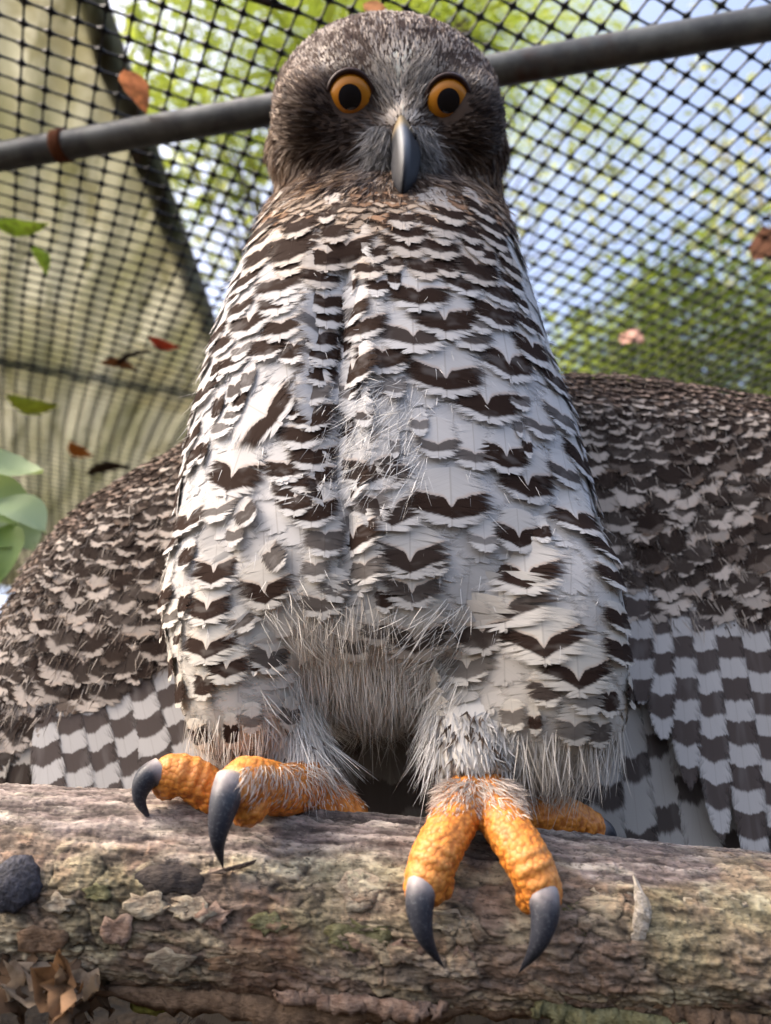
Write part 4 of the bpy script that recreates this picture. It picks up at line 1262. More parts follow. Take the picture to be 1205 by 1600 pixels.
# head plumage: colour fields in the face's own layout
EYE = [(548, 152), (700, 158)]
def mixc(a, b, f): return a + (np.asarray(b) - a) * np.asarray(f)[:, None]
def head_colour(px, py, Pp):
    n = len(px)
    nz = fbm(Pp * 330, 3, 7); nz2 = fbm(Pp * 900, 2, 17); nz3 = fbm(Pp * 160, 3, 27)
    col = np.zeros((n, 3)) + np.array([0.085, 0.060, 0.046])
    # streaky sides and cheeks
    col = mixc(col, (0.33, 0.265, 0.21), sstep(0.52, 0.64, nz) * 0.75)
    col = mixc(col, (0.03, 0.019, 0.015), sstep(0.47, 0.36, nz))
    tan = sstep(235, 300, py) * sstep(0.42, 0.6, nz3)
    col = mixc(col, (0.38, 0.25, 0.15), tan * sstep(0.45, 0.62, nz2) * 0.7)
    # crown speckle
    crown = sstep(140, 95, py + 0.0009 * (px - 625) ** 2 * 0.4)
    cs = mixc(np.zeros((n, 3)) + np.array([0.25, 0.215, 0.19]), (0.055, 0.036, 0.03), sstep(0.47, 0.55, fbm(Pp * 300, 2, 47)))
    col = mixc(col, cs, 0) if False else col + (cs - col) * crown[:, None]
    # pale brow and forehead
    fore = np.exp(-((px - 630) / 38) ** 2) * sstep(50, 95, py) * sstep(215, 170, py)
    brow1 = np.exp(-(((py - (128 - 0.42 * (590 - px))) / 17) ** 2)) * sstep(470, 530, px) * sstep(628, 600, px)
    brow2 = np.exp(-(((py - (118 + 0.22 * (px - 660))) / 17) ** 2)) * sstep(640, 660, px) * sstep(778, 730, px)
    pale = np.clip(fore * 0.9 + brow1 * 0.8 + brow2 * 0.8, 0, 1)
    col = mixc(col, (0.66, 0.60, 0.53), np.clip(pale * 1.6, 0, 1) * (0.7 + 0.3 * sstep(0.4, 0.6, nz2)))
    # dark mask round the eyes
    m1 = np.exp(-(((px - 525) / 78) ** 4 + ((py - 205) / 70) ** 4))
    m2 = np.exp(-(((px - 735) / 56) ** 4 + ((py - 190) / 76) ** 4))
    e1 = np.exp(-((np.hypot((px - 548) / 0.92, (py - 152))) / 60) ** 4)
    e2 = np.exp(-((np.hypot((px - 700) / 0.92, (py - 158))) / 56) ** 4)
    low = sstep(120, 150, py)
    m = np.clip(np.maximum(m1, m2) * low + np.maximum(e1, e2) * 0.95, 0, 1)
    col = mixc(col, np.array([0.018, 0.012, 0.010]), m * 0.96)
    col = mixc(col, (0.11, 0.085, 0.07), m2 * low * sstep(0.5, 0.62, nz2) * 0.7)
    # lores: grey bristles on both sides of the bill
    l1 = np.exp(-(((px - (590 - 0.18 * (py - 200))) / 20) ** 2 + ((py - 235) / 42) ** 2))
    l2 = np.exp(-(((px - (668 + 0.2 * (py - 200))) / 17) ** 2 + ((py - 228) / 42) ** 2))
    col = mixc(col, (0.24, 0.235, 0.24), np.clip(l1 + l2, 0, 1) * (0.35 + 0.65 * sstep(0.42, 0.6, nz2)))
    chin = np.exp(-(((px - 625) / 42) ** 2 + ((py - 300) / 26) ** 2))
    col = mixc(col, (0.035, 0.024, 0.02), chin * 0.7)
    return col
def head_flow(px, py):
    """image-plane flow: away from the bill, over the crown, down the cheeks"""
    dx, dy = px - 627, py - 205
    d = np.stack([dx, dy + 0], 1) / (np.hypot(dx, dy)[:, None] + 1e-6)
    up = sstep(190, 110, py)[:, None]
    d = d * (1 - 0.35 * up) + np.array([0, -0.5]) * up
    ch = sstep(205, 300, py)[:, None]
    d = d * (1 - ch) + (np.array([0, 1.0]) + 0.7 * d) * ch
    return d
Ph, Nh = sample(BV, tri, 150000)
hz = (Ph[:, 2] > ZC + 0.26)
hp = np.array([proj(p) for p in Ph[hz][:1]])
Ph, Nh = Ph[hz], Nh[hz]
hx_, hy_, hd_ = proj(Ph)
keep = (hy_ < 330 + 12 * rng.normal(size=len(hy_))) & ((Ph[:, 2] > ZC + 0.30) | (Ph[:, 1] < 0.36)) 
for ex, ey, rr in ((548, 152, 35), (700, 158, 34), (628, 205, 17)):
    keep &= ~((np.hypot((hx_ - ex) / 0.88, hy_ - ey) < rr) & (np.sum(Nh * (CAM - Ph), 1) > 0))
Ph, Nh, hx_, hy_ = Ph[keep], Nh[keep], hx_[keep], hy_[keep]
fl = head_flow(hx_, hy_)
camr = np.array([1, 0, 0]); camu = np.array([0, -SP, CP])
Dw = tangent(Nh, fl[:, :1] * camr - fl[:, 1:] * camu) 
Dw = Dw + Nh * 0.13 + rng.normal(size=Dw.shape) * 0.10
hc_gain = 1.6
hc = head_colour(hx_, hy_, Ph)
mask = np.exp(-((np.minimum(np.hypot(hx_ - 548, hy_ - 152), np.hypot(hx_ - 700, hy_ - 158)) / 70) ** 4))
Lh = (0.0068 + 0.005 * sstep(200, 300, hy_) - 0.003 * mask - 0.0028 * sstep(130, 90, hy_)) * rng.uniform(0.7, 1.3, len(hx_))
hs = Strands()
hs.add(Ph, Dw, Nh, Lh, 0.0011 * rng.uniform(0.6, 1.3, len(hx_)), hc * hc_gain, hc * hc_gain * 1.1, 0.2, 3)
hs.build('head_feathers', body)
print('head strands', len(hx_))

# rictal bristles and long brow hairs
br = Strands()
bp, bn = [], []
for k in range(1700):
    sd = -1 if k % 2 else 1
    px = 627 + sd * rng.uniform(16, 46); py = rng.uniform(195, 262)
    p, n = hit(BVH, px, py)
    if p is None: continue
    bp.append((*p, *n, sd, px, py))
bp = np.array(bp)
Dd = bp[:, 6:7] * np.array([[0.35, 0, 0]]) - camu * 0.9 + np.array([0, -0.35, 0]) + rng.normal(size=(len(bp), 3)) * 0.2
gcol = np.tile(np.array([0.3, 0.29, 0.285]), (len(bp), 1)) * rng.uniform(0.3, 1.5, (len(bp), 1))
br.add(bp[:, :3], Dd, bp[:, 3:6], rng.uniform(0.008, 0.019, len(bp)), 0.00045, gcol, gcol, 0.3, 4)
pts = []
for k in range(420):
    px = rng.uniform(588, 668); py = rng.uniform(95, 175)
    p, n = hit(BVH, px, py)
    if p is not None: pts.append((*p, *n, px, py))
pts = np.array(pts)
Dd = np.sign(pts[:, 6:7] - 628) * np.array([[0.55, 0, 0]]) + camu * 0.7 - np.array([[0, 0.25, 0]]) + rng.normal(size=(len(pts), 3)) * 0.15
gc = np.tile(np.array([0.50, 0.46, 0.42]), (len(pts), 1)) * rng.uniform(0.35, 1.4, (len(pts), 1))
br.add(pts[:, :3], Dd, pts[:, 3:6], rng.uniform(0.006, 0.012, len(pts)), 0.0006, gc, gc, 0.3, 4)
br.build('face_bristles', body)

# ---- eyes
def eye_mats():
    m, nt, out = mat_new('iris'); k = N(nt)
    uv = k.attr('Col').outputs['Color']; c3 = k.n('ShaderNodeSeparateColor'); nt.links.new(uv, c3.inputs[0])
    r, a = c3.outputs[0], c3.outputs[1]
    fib = k.noise(k.vec(k.math('MULTIPLY', a, 60.0), k.math('MULTIPLY', r, 2.0), 0.0), 1.0, 3, 0.6)
    c = k.mix(k.smooth(r, 0.45, 0.8), (0.34, 0.125, 0.004), (0.50, 0.20, 0.006))
    c = k.mix(k.math('MULTIPLY', fib, 0.4), c, (0.5, 0.16, 0.01))
    c = k.mix(k.smooth(r, 0.86, 0.99), c, (0.12, 0.03, 0.008))
    nt.links.new(k.pbsdf(c, 0.5, 0.15, None, **{'Coat Weight': 0.3, 'Coat Roughness': 0.02}), out.inputs[0])
    return m
M_IRIS = eye_mats()
M_PUP = simple_mat('pupil', (0.004, 0.004, 0.007), 0.05, 0.5)
M_LID = simple_mat('eyelid_skin', (0.035, 0.013, 0.010), 0.55, 0.3, 600, 0.4, 0.0004)
M_GLOBE = simple_mat('eye_globe', (0.02, 0.012, 0.01), 0.15, 0.5)
def cap(center, axis, rad, a0, a1, nr=8, na=40, lift=0.0):
    ax = nrm(axis); s = nrm(np.cross(ax, (0.3, 0.1, 1))); t = np.cross(ax, s)
    V, C, F = [], [], []
    for i in range(nr + 1):
        a = a0 + (a1 - a0) * i / nr
        for j in range(na):
            ph = 2 * math.pi * j / na
            V.append(center + (rad + lift) * (math.cos(a) * ax + math.sin(a) * (math.cos(ph) * s + math.sin(ph) * t)))
            C.append((a / a1, j / na, 0, 1))
    for i in range(nr):
        for j in range(na):
            F.append((i * na + j, i * na + (j + 1) % na, (i + 1) * na + (j + 1) % na, (i + 1) * na + j))
    if a0 == 0: pass
    return np.array(V), F, np.array(C)
for (ex, ey), out_x, rpx in zip(EYE, (-0.07, 0.07), (34, 33)):
    p, n = hit(BVH, ex, ey)
    d = proj(p)[2]; m = d / FPX
    rad = rpx * m * 1.32
    axis = nrm(nrm(CAM - p) + np.array([out_x, 0, 0.05]))
    c = p - axis * (rad * 0.66)
    V, F = ellipsoid(c, np.array([rad, 0, 0]), np.array([0, rad, 0]), np.array([0, 0, rad]), 40, 24)
    e = mesh_obj('eye', V, F, M_GLOBE, body)
    am = math.asin(min(0.95, rpx * m / rad))
    V, F, C = cap(c, axis, rad, am * 0.44, am, 10, 48, 0.0003)
    mesh_obj('iris', V, F, M_IRIS, e, True, {'Col': (C, 'FLOAT_COLOR')})
    V, F, C = cap(c, axis, rad, 0.0, am * 0.47, 6, 48, 0.00045)
    mesh_obj('pupil', V, F, M_PUP, e)
    # lid ring
    s = nrm(np.cross(axis, (0, 0, 1))); t = np.cross(s, axis)
    pts = []
    for k in range(41):
        a = 2 * math.pi * k / 40
        rr = rad * math.sin(am) * (1.05 + 0.02 * math.sin(a))
        pts.append(c + axis * (rad * math.cos(am) + 0.0002 + 0.0012 * max(0, math.sin(a))) + rr * (math.cos(a) * s + math.sin(a) * t))
    V, F, _ = tube(pts, [0.0010 + 0.0004 * max(0, math.sin(2 * math.pi * k / 40)) for k in range(41)], 80, 10, tuple(axis))
    mesh_obj('eyelid', V, F, M_LID, e)

# ---- bill
def bill():
    m, nt, out = mat_new('bill_horn'); k = N(nt)
    c = k.attr('Col').outputs['Color']
    f = k.noise(k.pos(), 700, 4, 0.6)
    c = k.mix(k.math('MULTIPLY', f, 0.25), c, (0.03, 0.03, 0.035))
    nt.links.new(k.pbsdf(c, 0.55, 0.2, k.bump(f, 0.3, 0.0006)), out.inputs[0])
    p0, n0 = hit(BVH, 628, 190); d0 = proj(p0)[2]
    p1, n1 = hit(BVH, 629, 300); d1 = proj(p1)[2]
    spine = [P(627, 184, d0 + 0.005), P(629, 204, d0 - 0.005), P(632, 228, d0 - 0.013), P(632, 264, d0 - 0.018), P(629, 297, d0 - 0.017), P(626, 322, d0 - 0.010)]
    n = 40; seg = 24
    cs = catmull(spine, n)
    wid = np.interp(np.linspace(0, 1, n), [0, .18, .4, .62, .82, 1], [0.0062, 0.0078, 0.0074, 0.0060, 0.0040, 0.0008])
    dep = np.interp(np.linspace(0, 1, n), [0, .2, .45, .7, .88, 1], [0.011, 0.013, 0.0135, 0.011, 0.006, 0.0008])
    V, C = [], []
    tocam = nrm(CAM - spine[2])
    for i in range(n):
        t = nrm(cs[min(i + 1, n - 1)] - cs[max(i - 1, 0)])
        s = nrm(np.cross(t, tocam)); w = nrm(np.cross(s, t))
        if np.dot(w, tocam) < 0: w = -w
        ti = i / (n - 1)
        for k in range(seg):
            a = 2 * math.pi * k / seg
            x = math.cos(a); y = math.sin(a)
            yy = y if y > 0 else y * 1.0
            narrow = 1 - 0.45 * max(0, y) ** 1.2
            V.append(cs[i] + s * x * wid[i] * narrow + w * (yy * dep[i] - dep[i] * 0.72))
            ridge = max(0, y) ** 3
            pale = np.array([0.25, 0.265, 0.28]); dk = np.array([0.016, 0.017, 0.022]); cere = np.array([0.30, 0.23, 0.13])
            f = float(sstep(0.66, 0.36, ti)) * (0.06 + 0.94 * float(sstep(0.72, 0.97, y)))
            col = dk + (pale - dk) * f
            cf = float(sstep(0.26, 0.14, ti + 0.06 * (1 - y)))
            col = col + (cere - col) * cf
            C.append((*col, 1))
    F = []
    for i in range(n - 1):
        for k in range(seg):
            F.append((i * seg + k, i * seg + (k + 1) % seg, (i + 1) * seg + (k + 1) % seg, (i + 1) * seg + k))
    F.append(tuple((n - 1) * seg + k for k in range(seg)))
    o = mesh_obj('bill', V, F, m, body, True, {'Col': (np.array(C), 'FLOAT_COLOR')})
    bb = bvh_of(np.array(V), F)
    for px, py in ((610, 209), (647, 213)):
        q, nn = hit(bb, px, py)
        if q is None: continue
        v, f = ellipsoid(q, np.array([0.0017, 0, 0]), np.array([0, 0.0012, 0]), np.array([0, 0, 0.0024]), 16, 10)
        mesh_obj('nostril', v, f, simple_mat('nostril', (0.006, 0.004, 0.004), 0.9), o)
bill()

# ---- long soft down on belly, thighs and shanks
ds = Strands()
Pd, Nd = sample(BV, tri, 120000)
dx_, dy_, dd_ = proj(Pd)
vis = (np.sum(Nd * (CAM - Pd), 1) > -0.02)
def pick(mask, nmax):
    i = np.argwhere(mask)[:, 0]
    return i[:nmax]
def lay(i, L0, L1, W, c, jit_col, out=0.2, dirv=(0, 0, -1), jit=0.18, bend=0.1, dark=0.0, dseed=3, dscale=220):
    if not len(i): return
    T = tangent(Nd[i], np.tile(np.array(dirv, float), (len(i), 1)))
    D = T + Nd[i] * out + rng.normal(size=(len(i), 3)) * jit
    c = np.tile(np.array(c, float), (len(i), 1)) * rng.uniform(1 - jit_col, 1 + jit_col, (len(i), 1))
    if dark:
        f = sstep(0.58, 0.66, fbm(Pd[i] * np.array([dscale, dscale, dscale * 1.8]), 2, dseed)) * dark
        c = mixc(c, (0.10, 0.07, 0.05), f)
    ds.add(Pd[i], D, Nd[i], rng.uniform(L0, L1, len(i)), W * rng.uniform(0.6, 1.4, len(i)), c * 0.92, c, bend, 5, 0.2)
belly = vis & (dx_ > 455) & (dx_ < 690) & (dy_ > 915) & (dy_ < 1180) & (Pd[:, 1] < 0.40)
lay(pick(belly & (dy_ < 1010) & (dx_ < 620), 350), 0.014, 0.022, 0.00028, (0.58, 0.53, 0.46), 0.25, 0.25, dark=0.6)
lay(pick(belly & (dy_ >= 1015), 5600), 0.016, 0.028, 0.00028, (0.76, 0.735, 0.69), 0.2, 0.3, jit=0.15)
shk = ((Pd[:, 2] < ZC + 0.05) & ((np.abs(dx_ - 735) < 75) | (np.abs(dx_ - 475) < 50)))
th = vis & (dy_ > 960) & ~belly & (Pd[:, 1] < 0.41) & ~shk
lay(pick(th & (dx_ < 455) & (dy_ > 1110), 2600), 0.012, 0.022, 0.0004, (0.64, 0.60, 0.53), 0.2, 0.22, dark=0.25, dseed=9)
lay(pick(th & (dx_ > 690) & (dy_ > 1130), 4200), 0.014, 0.027, 0.0004, (0.60, 0.56, 0.50), 0.22, 0.22, dark=0.4, dseed=19)
lay(pick(vis & (dx_ > 400) & (dx_ < 510) & (dy_ > 900) & (dy_ < 1130), 380), 0.012, 0.02, 0.0004, (0.58, 0.55, 0.5), 0.2, 0.35, dirv=(0.7, -0.2, -0.8))
lay(pick(vis & (dx_ > 650) & (dx_ < 740) & (dy_ > 930) & (dy_ < 1080), 260), 0.012, 0.022, 0.0004, (0.58, 0.55, 0.5), 0.2, 0.35, dirv=(-0.6, -0.2, -0.8))
wisp = vis & (dy_ > 420) & (dy_ < 1000) & (dx_ > 300) & (dx_ < 940)
i = pick(wisp, 800)
lay(i, 0.008, 0.014, 0.0003, (0.66, 0.65, 0.63), 0.12, 0.3, jit=0.25)
i = pick(vis & (np.abs(dx_ - 590) < 80) & (dy_ > 590) & (dy_ < 760), 600)
lay(i, 0.014, 0.024, 0.0003, (0.70, 0.69, 0.67), 0.1, 0.3, dirv=(-0.5, 0, -0.8), jit=0.25)
sh1 = vis & (Pd[:, 2] < ZC + 0.056) & (np.abs(dx_ - 735) < 78) & (dy_ > 1110)
sh2 = vis & (Pd[:, 2] < ZC + 0.04) & (np.abs(dx_ - 470) < 55) & (dy_ > 1130)
lay(pick(sh1, 4200), 0.004, 0.0075, 0.0010, (0.55, 0.53, 0.50), 0.2, 0.4, jit=0.3, dark=1.0, dseed=29, dscale=300)
lay(pick(sh2, 3000), 0.004, 0.0075, 0.0010, (0.55, 0.53, 0.50), 0.2, 0.4, jit=0.3, dark=0.9, dseed=39, dscale=300)
ds.build('down', body)

# ---- wings
def wing_surface(top, bot, Yf):
    nu, nv = 60, 60
    top = catmull(np.array([(x, y, 0) for x, y in top]), nu); bot = catmull(np.array([(x, y, 0) for x, y in bot]), nu)
    G = np.zeros((nu, nv, 3)); B = G.copy()
    for i in range(nu):
        for j in range(nv):
            s, t = i / (nu - 1), j / (nv - 1)
            q = top[i] * (1 - t) + bot[i] * t
            Y = Yf(s, t)
            G[i, j] = PY(q[0], q[1], Y)
            B[i, j] = G[i, j] + np.array([0, 0.004 + 0.016 * math.sin(math.pi * min(1, t * 1.2 + 0.02)) ** 0.6, 0])
    V = np.vstack([G.reshape(-1, 3), B.reshape(-1, 3)])
    ix = np.arange(nu * nv).reshape(nu, nv)
    F = []
    for i in range(nu - 1):
        for j in range(nv - 1):
            a, b, c, d = ix[i, j], ix[i + 1, j], ix[i + 1, j + 1], ix[i, j + 1]
            F.append((a, b, c, d)); F.append(tuple(nu * nv + k for k in (d, c, b, a)))
    border = [ix[i, 0] for i in range(nu)] + [ix[-1, j] for j in range(1, nv)] + [ix[i, -1] for i in range(nu - 2, -1, -1)] + [ix[0, j] for j in range(nv - 2, 0, -1)]
    for k in range(len(border)):
        a, b = border[k], border[(k + 1) % len(border)]
        F.append((b, a, a + nu * nv, b + nu * nv))
    return V, F, bvh_of(G.reshape(-1, 3), [f for f in F if max(f) < nu * nv])
def wing(top, bot, Yf):
    V, F, bv = wing_surface(top, bot, Yf)
    c = np.tile(np.array([0.08, 0.06, 0.05, 1]), (len(V), 1))
    o = mesh_obj('wing', V, F, M_BODY, owl, True, {'Col': (c, 'FLOAT_COLOR')})
    return o, bv
def img_dir(p, ang):
    """unit step on the picture plane: ang from straight down, + to the right"""
    return math.sin(R(ang)) * camr - math.cos(R(ang)) * camu
def wing_feather(bv, px, py, ang, Lp, Wp, vb, l0, l1, NB, **kw):
    p, n = hit(bv, px, py)
    if p is None: return None
    m = proj(p)[2] / FPX
    t = img_dir(p, ang)
    t = t - n * np.dot(t, n)
    fl = np.linalg.norm(t)
    return feather(bv, p, n, t, Lp * m / max(0.6, fl), Wp * m, vb, l0, l1, NB, **kw)
wl_top = [(345, 640), (285, 702), (200, 748), (115, 806), (48, 884), (8, 962), (-45, 1062), (-110, 1180)]
wl_bot = [(345, 1330), (300, 1330), (235, 1330), (165, 1330), (95, 1330), (25, 1330), (-60, 1330), (-120, 1330)]
wr_top = [(820, 592), (880, 592), (960, 594), (1060, 604), (1150, 618), (1235, 634), (1340, 670)]
wr_bot = [(860, 1400), (920, 1400), (1000, 1400), (1080, 1400), (1160, 1400), (1250, 1400), (1340, 1400)]
def yl(s, t): return 0.418 + 0.012 * s + 0.020 * (1 - min(1, t / 0.12)) ** 2 - 0.010 * math.sin(math.pi * t)
def yr(s, t): return 0.420 + 0.012 * s + 0.022 * (1 - min(1, t / 0.08)) ** 2 - 0.012 * math.sin(math.pi * t)
wingL, bvL = wing(wl_top, wl_bot, yl)
wingR, bvR = wing(wr_top, wr_bot, yr)
WD = (0.022, 0.014, 0.011)
FD = (0.068, 0.052, 0.047)
def flight(wingo, bv, px, py, ang, Lp, Wp, per, half, phase, l0, l1, base=(0.5, 0.485, 0.47), dark=FD, name='flight_feather'):
    g = wing_feather(bv, px, py, ang, Lp, Wp, 0.0, l0, l1, 64, kappa=3.0, ragged=0.45, follow=False)
    if g is None: return
    one(name, wingo, g, (phase, half / Lp, 0.95, rng.random()), tuple(np.array(base) * rng.uniform(0.92, 1.06)), (per / Lp, 0.02, 0.0, 0.0), dark)
# small wing: barred secondaries fanning towards the body
for k, (px, py, L) in enumerate([(322, 985, 330), (288, 1002, 320), (254, 1018, 300), (220, 1036, 290), (188, 1056, 280), (156, 1078, 270), (124, 1100, 260), (92, 1122, 250)]):
    flight(wingL, bvL, px - 26, py - 58, 24 - k * 0.9, L + 60, 54, 52, 13, 0.05 + (k % 2) * 0.06 + 0.01 * k, 0.0006 + 0.0004 * k, 0.0012 + 0.0004 * k)
for k, (px, py) in enumerate([(60, 1085), (30, 1090), (0, 1095), (-30, 1100)]):
    flight(wingL, bvL, px, py - 40, 4, 280, 46, 60, 16, 0.1 + 0.05 * k, 0.0004 + 0.0003 * k, 0.001 + 0.0003 * k, (0.38, 0.35, 0.31), WD)
# large wing: grey outer layer, then the checkered secondaries
for k in range(8):
    flight(wingR, bvR, 930 + 38 * k, 1010 + 8 * k, -4 + 2 * k, 400, 62, 96, 16, 0.04 + 0.11 * (k % 2) + 0.02 * k, 0.0004 + 0.0002 * (k % 2), 0.0009 + 0.0002 * (k % 2), (0.40, 0.385, 0.36), (0.06, 0.048, 0.044))
for k, (px, py, ye) in enumerate([(985, 935, 1085), (1012, 930, 1130), (1042, 928, 1185), (1075, 925, 1245), (1112, 922, 1300), (1152, 920, 1345), (1194, 915, 1370), (1236, 910, 1390), (1280, 905, 1400)]):
    flight(wingR, bvR, px + 4, py - 45, -7 + 0.5 * k, ye - py + 45, 50 + k, 56, 14.5, 0.02 + 0.1 * (k % 2) * 150 / (ye - py) * 1.2 + 0.02, 0.0042 - 0.0003 * k, 0.0056 - 0.0003 * k, (0.5, 0.485, 0.47))
# coverts
def coverts(wingo, bv, poly_top, ylow, angf, seed, xr):
    rg = np.random.default_rng(seed)
    tx = np.array([p[0] for p in poly_top]); ty = np.array([p[1] for p in poly_top])
    o = np.argsort(tx); tx, ty = tx[o], ty[o]
    pts = []
    off = 4.0; row = 0
    while off < 560:
        sz = float(np.interp(off, [0, 40, 130, 220], [12, 19, 44, 54]))
        x = xr[0] + (row % 2) * sz * 0.42
        while x < xr[1]:
            wob = 16 * (vnoise(np.array([x * 0.012, off * 0.02, seed * 1.0]), seed) - 0.5) * min(1, off / 60)
            X_ = x + rg.normal() * sz * 0.10; Y_ = np.interp(X_, tx, ty) + off + wob + rg.normal() * sz * 0.10
            if Y_ < ylow(X_): pts.append((X_, Y_, sz * rg.uniform(0.85, 1.15)))
            x += sz * 0.84
        off += sz * 0.56; row += 1
    pts.sort(key=lambda q: -q[2])
    acc = Acc(); big = 0
    for x, y, sz in sorted(pts, key=lambda q: -q[1]):
        y0 = np.interp(x, tx, ty)
        g = wing_feather(bv, x, y, angf(x, y) + rg.normal() * 10, sz * rg.uniform(1.7, 2.1), sz * rg.uniform(1.2, 1.5), 0.6, 0.0026, 0.0052, 24 if sz > 22 else 12, kappa=6.0, ragged=1.2)
        if g is None: continue
        small = sz < 18
        warm = rg.random()
        base = np.array([0.50, 0.435, 0.375]) * rg.uniform(0.7, 1.1)
        if small: base = np.array([0.30, 0.225, 0.18]) * rg.uniform(0.5, 1.1)
        if rg.random() < 0.12: base = np.array([0.13, 0.10, 0.08])
        fa = (0.74 + 0.06 * rg.normal(), rg.uniform(0.12, 0.17), rg.uniform(0.9, 1.0), rg.random())
        fp = (rg.uniform(0.44, 0.56), rg.uniform(0.04, 0.16), 0.35, 0.5)
        if sz > 26 and big < 150:
            one('covert_feather', wingo, g, fa, tuple(base), fp, WD); big += 1
        else:
            acc.add(g, fa, tuple(base), fp, WD)
    acc.build('small_coverts', wingo, 'stuff')
    print('coverts', len(pts), big)
coverts(wingL, bvL, wl_top, lambda x: np.interp(x, [-100, 60, 130, 200, 320], [1300, 1150, 1105, 1060, 1000]), lambda x, y: np.interp(x, [-60, 60, 260], [-32, -18, 2]), 3, (-90, 335))
coverts(wingR, bvR, wr_top, lambda x: np.interp(x, [860, 960, 1000, 1100, 1340], [985, 975, 965, 960, 950]), lambda x, y: np.interp(x, [900, 1050, 1200], [-2, 10, 30]), 5, (850, 1330))
# fuzz along the leading edges
ws = Strands()
for bv, tp, ang in ((bvL, wl_top, -20), (bvR, wr_top, 10)):
    pl_, nl_ = [], []
    tx = [q[0] for q in tp]; ty = [q[1] for q in tp]
    o = np.argsort(tx); tx = np.array(tx)[o]; ty = np.array(ty)[o]
    for k in range(2600):
        x = rng.uniform(max(tx[0], -60), min(tx[-1], 1260)); y = np.interp(x, tx, ty) + 3 + abs(rng.normal()) * 45
        p, n = hit(bv, x, y)
        if p is not None: pl_.append(p); nl_.append(n)
    pl_ = np.array(pl_); nl_ = np.array(nl_)
    D = np.tile(img_dir(0, ang), (len(pl_), 1)) + nl_ * 0.5 + rng.normal(size=pl_.shape) * 0.3
    c = np.where(rng.random((len(pl_), 1)) < 0.55, np.array([[0.07, 0.05, 0.04]]), np.array([[0.42, 0.36, 0.31]])) * rng.uniform(0.7, 1.2, (len(pl_), 1))
    ws.add(pl_ + nl_ * 0.003, D, nl_, rng.uniform(0.005, 0.010, len(pl_)), 0.0011, c, c, 0.2, 3)
for bv, x0, x1, ang in ((bvL, -60, 330, -15), (bvR, 870, 1290, 10)):
    pl_, nl_ = [], []
    tp = wl_top if x0 < 0 else wr_top
    o = np.argsort([q[0] for q in tp]); tx = np.array([q[0] for q in tp])[o]; ty = np.array([q[1] for q in tp])[o]
    for k in range(3600):
        x = rng.uniform(x0, x1); y = rng.uniform(np.interp(x, tx, ty) + 10, 985 if x0 > 0 else np.interp(x, [-60, 330], [1190, 1010]))
        p, n = hit(bv, x, y)
        if p is not None: pl_.append(p); nl_.append(n)
    pl_ = np.array(pl_); nl_ = np.array(nl_)
    D = np.tile(img_dir(0, ang), (len(pl_), 1)) + nl_ * 0.25 + rng.normal(size=pl_.shape) * 0.22
    f = sstep(0.47, 0.56, fbm(pl_ * np.array([130, 130, 260]), 3, 77))
    c = mixc(np.tile(np.array([0.055, 0.038, 0.03]), (len(pl_), 1)), (0.42, 0.365, 0.31), f) * rng.uniform(0.7, 1.2, (len(pl_), 1))
    ws.add(pl_ + nl_ * 0.0045, D, nl_, rng.uniform(0.007, 0.015, len(pl_)), 0.0005, c, c, 0.3, 4)
ws.build('wing_fuzz', body)

# ---- tail
for k in range(13):
    px = 345 + 44 * k
    p = PY(px, 1060, 0.452 + 0.002 * abs(k - 6)); n = np.array([0, -1, 0.1]); m = proj(p)[2] / FPX
    g = feather(None, p, n, np.array([(k - 6) * -0.02, 0.10, -1]), 0.24, 0.040, 0.0, 0.002 + 0.0006 * k, 0.003 + 0.0006 * k, 60, kappa=4, follow=False, ragged=0.4)
    one('tail_feather', owl, g, (0.12 + 0.03 * (k % 2), 0.035, 0.9, rng.random()), (0.17, 0.145, 0.12), (0.16, 0.02, 0, 0), (0.07, 0.055, 0.047), M_STIFF)

# ---- feet
def voro3(p, seed=0):
    i = np.floor(p).astype(np.int64)
    d1 = np.full(len(p), 9.0); d2 = d1.copy()
    for dx in (-1, 0, 1):
        for dy in (-1, 0, 1):
            for dz in (-1, 0, 1):
                g = i + np.array([dx, dy, dz])
                o = np.stack([_hash(g[:, 0], g[:, 1], g[:, 2], seed + q) for q in (1, 2, 3)], -1)
                d = np.linalg.norm(p - g - 0.1 - 0.8 * o, axis=1)
                d2 = np.where(d < d1, d1, np.minimum(d2, d)); d1 = np.minimum(d1, d)
    return d1, d2
def skin_mat():
    m, nt, out = mat_new('toe_skin'); k = N(nt)
    c = k.attr('Col').outputs['Color']
    vo = k.n('ShaderNodeTexVoronoi'); k.put(vo.inputs['Vector'], k.pos()); vo.inputs['Scale'].default_value = 560
    vd = vo.outputs['Distance']
    f = k.math('SUBTRACT', 1.0, k.math('MULTIPLY', vd, vd))
    c = k.mix(k.math('MULTIPLY', k.smooth(vd, 0.42, 0.75), 0.55), c, (0.34, 0.095, 0.014))
    nt.links.new(k.pbsdf(c, 0.5, 0.35, k.bump(f, 0.42, 0.0010), **{'Subsurface Weight': 0.12, 'Subsurface Radius': (0.004, 0.0015, 0.0006), 'Subsurface Scale': 0.5}), out.inputs[0]); return m
M_TOE = skin_mat()
def claw_mat():
    m, nt, out = mat_new('claw_horn'); k = N(nt)
    c = k.attr('Col').outputs['Color']
    f = k.noise(k.pos(), 900, 4, 0.65)
    c = k.mix(k.math('MULTIPLY', k.smooth(f, 0.5, 0.7), 0.3), c, (0.16, 0.16, 0.17))
    nt.links.new(k.pbsdf(c, 0.42, 0.25, k.bump(f, 0.2, 0.0006)), out.inputs[0]); return m
M_CLAW = claw_mat()
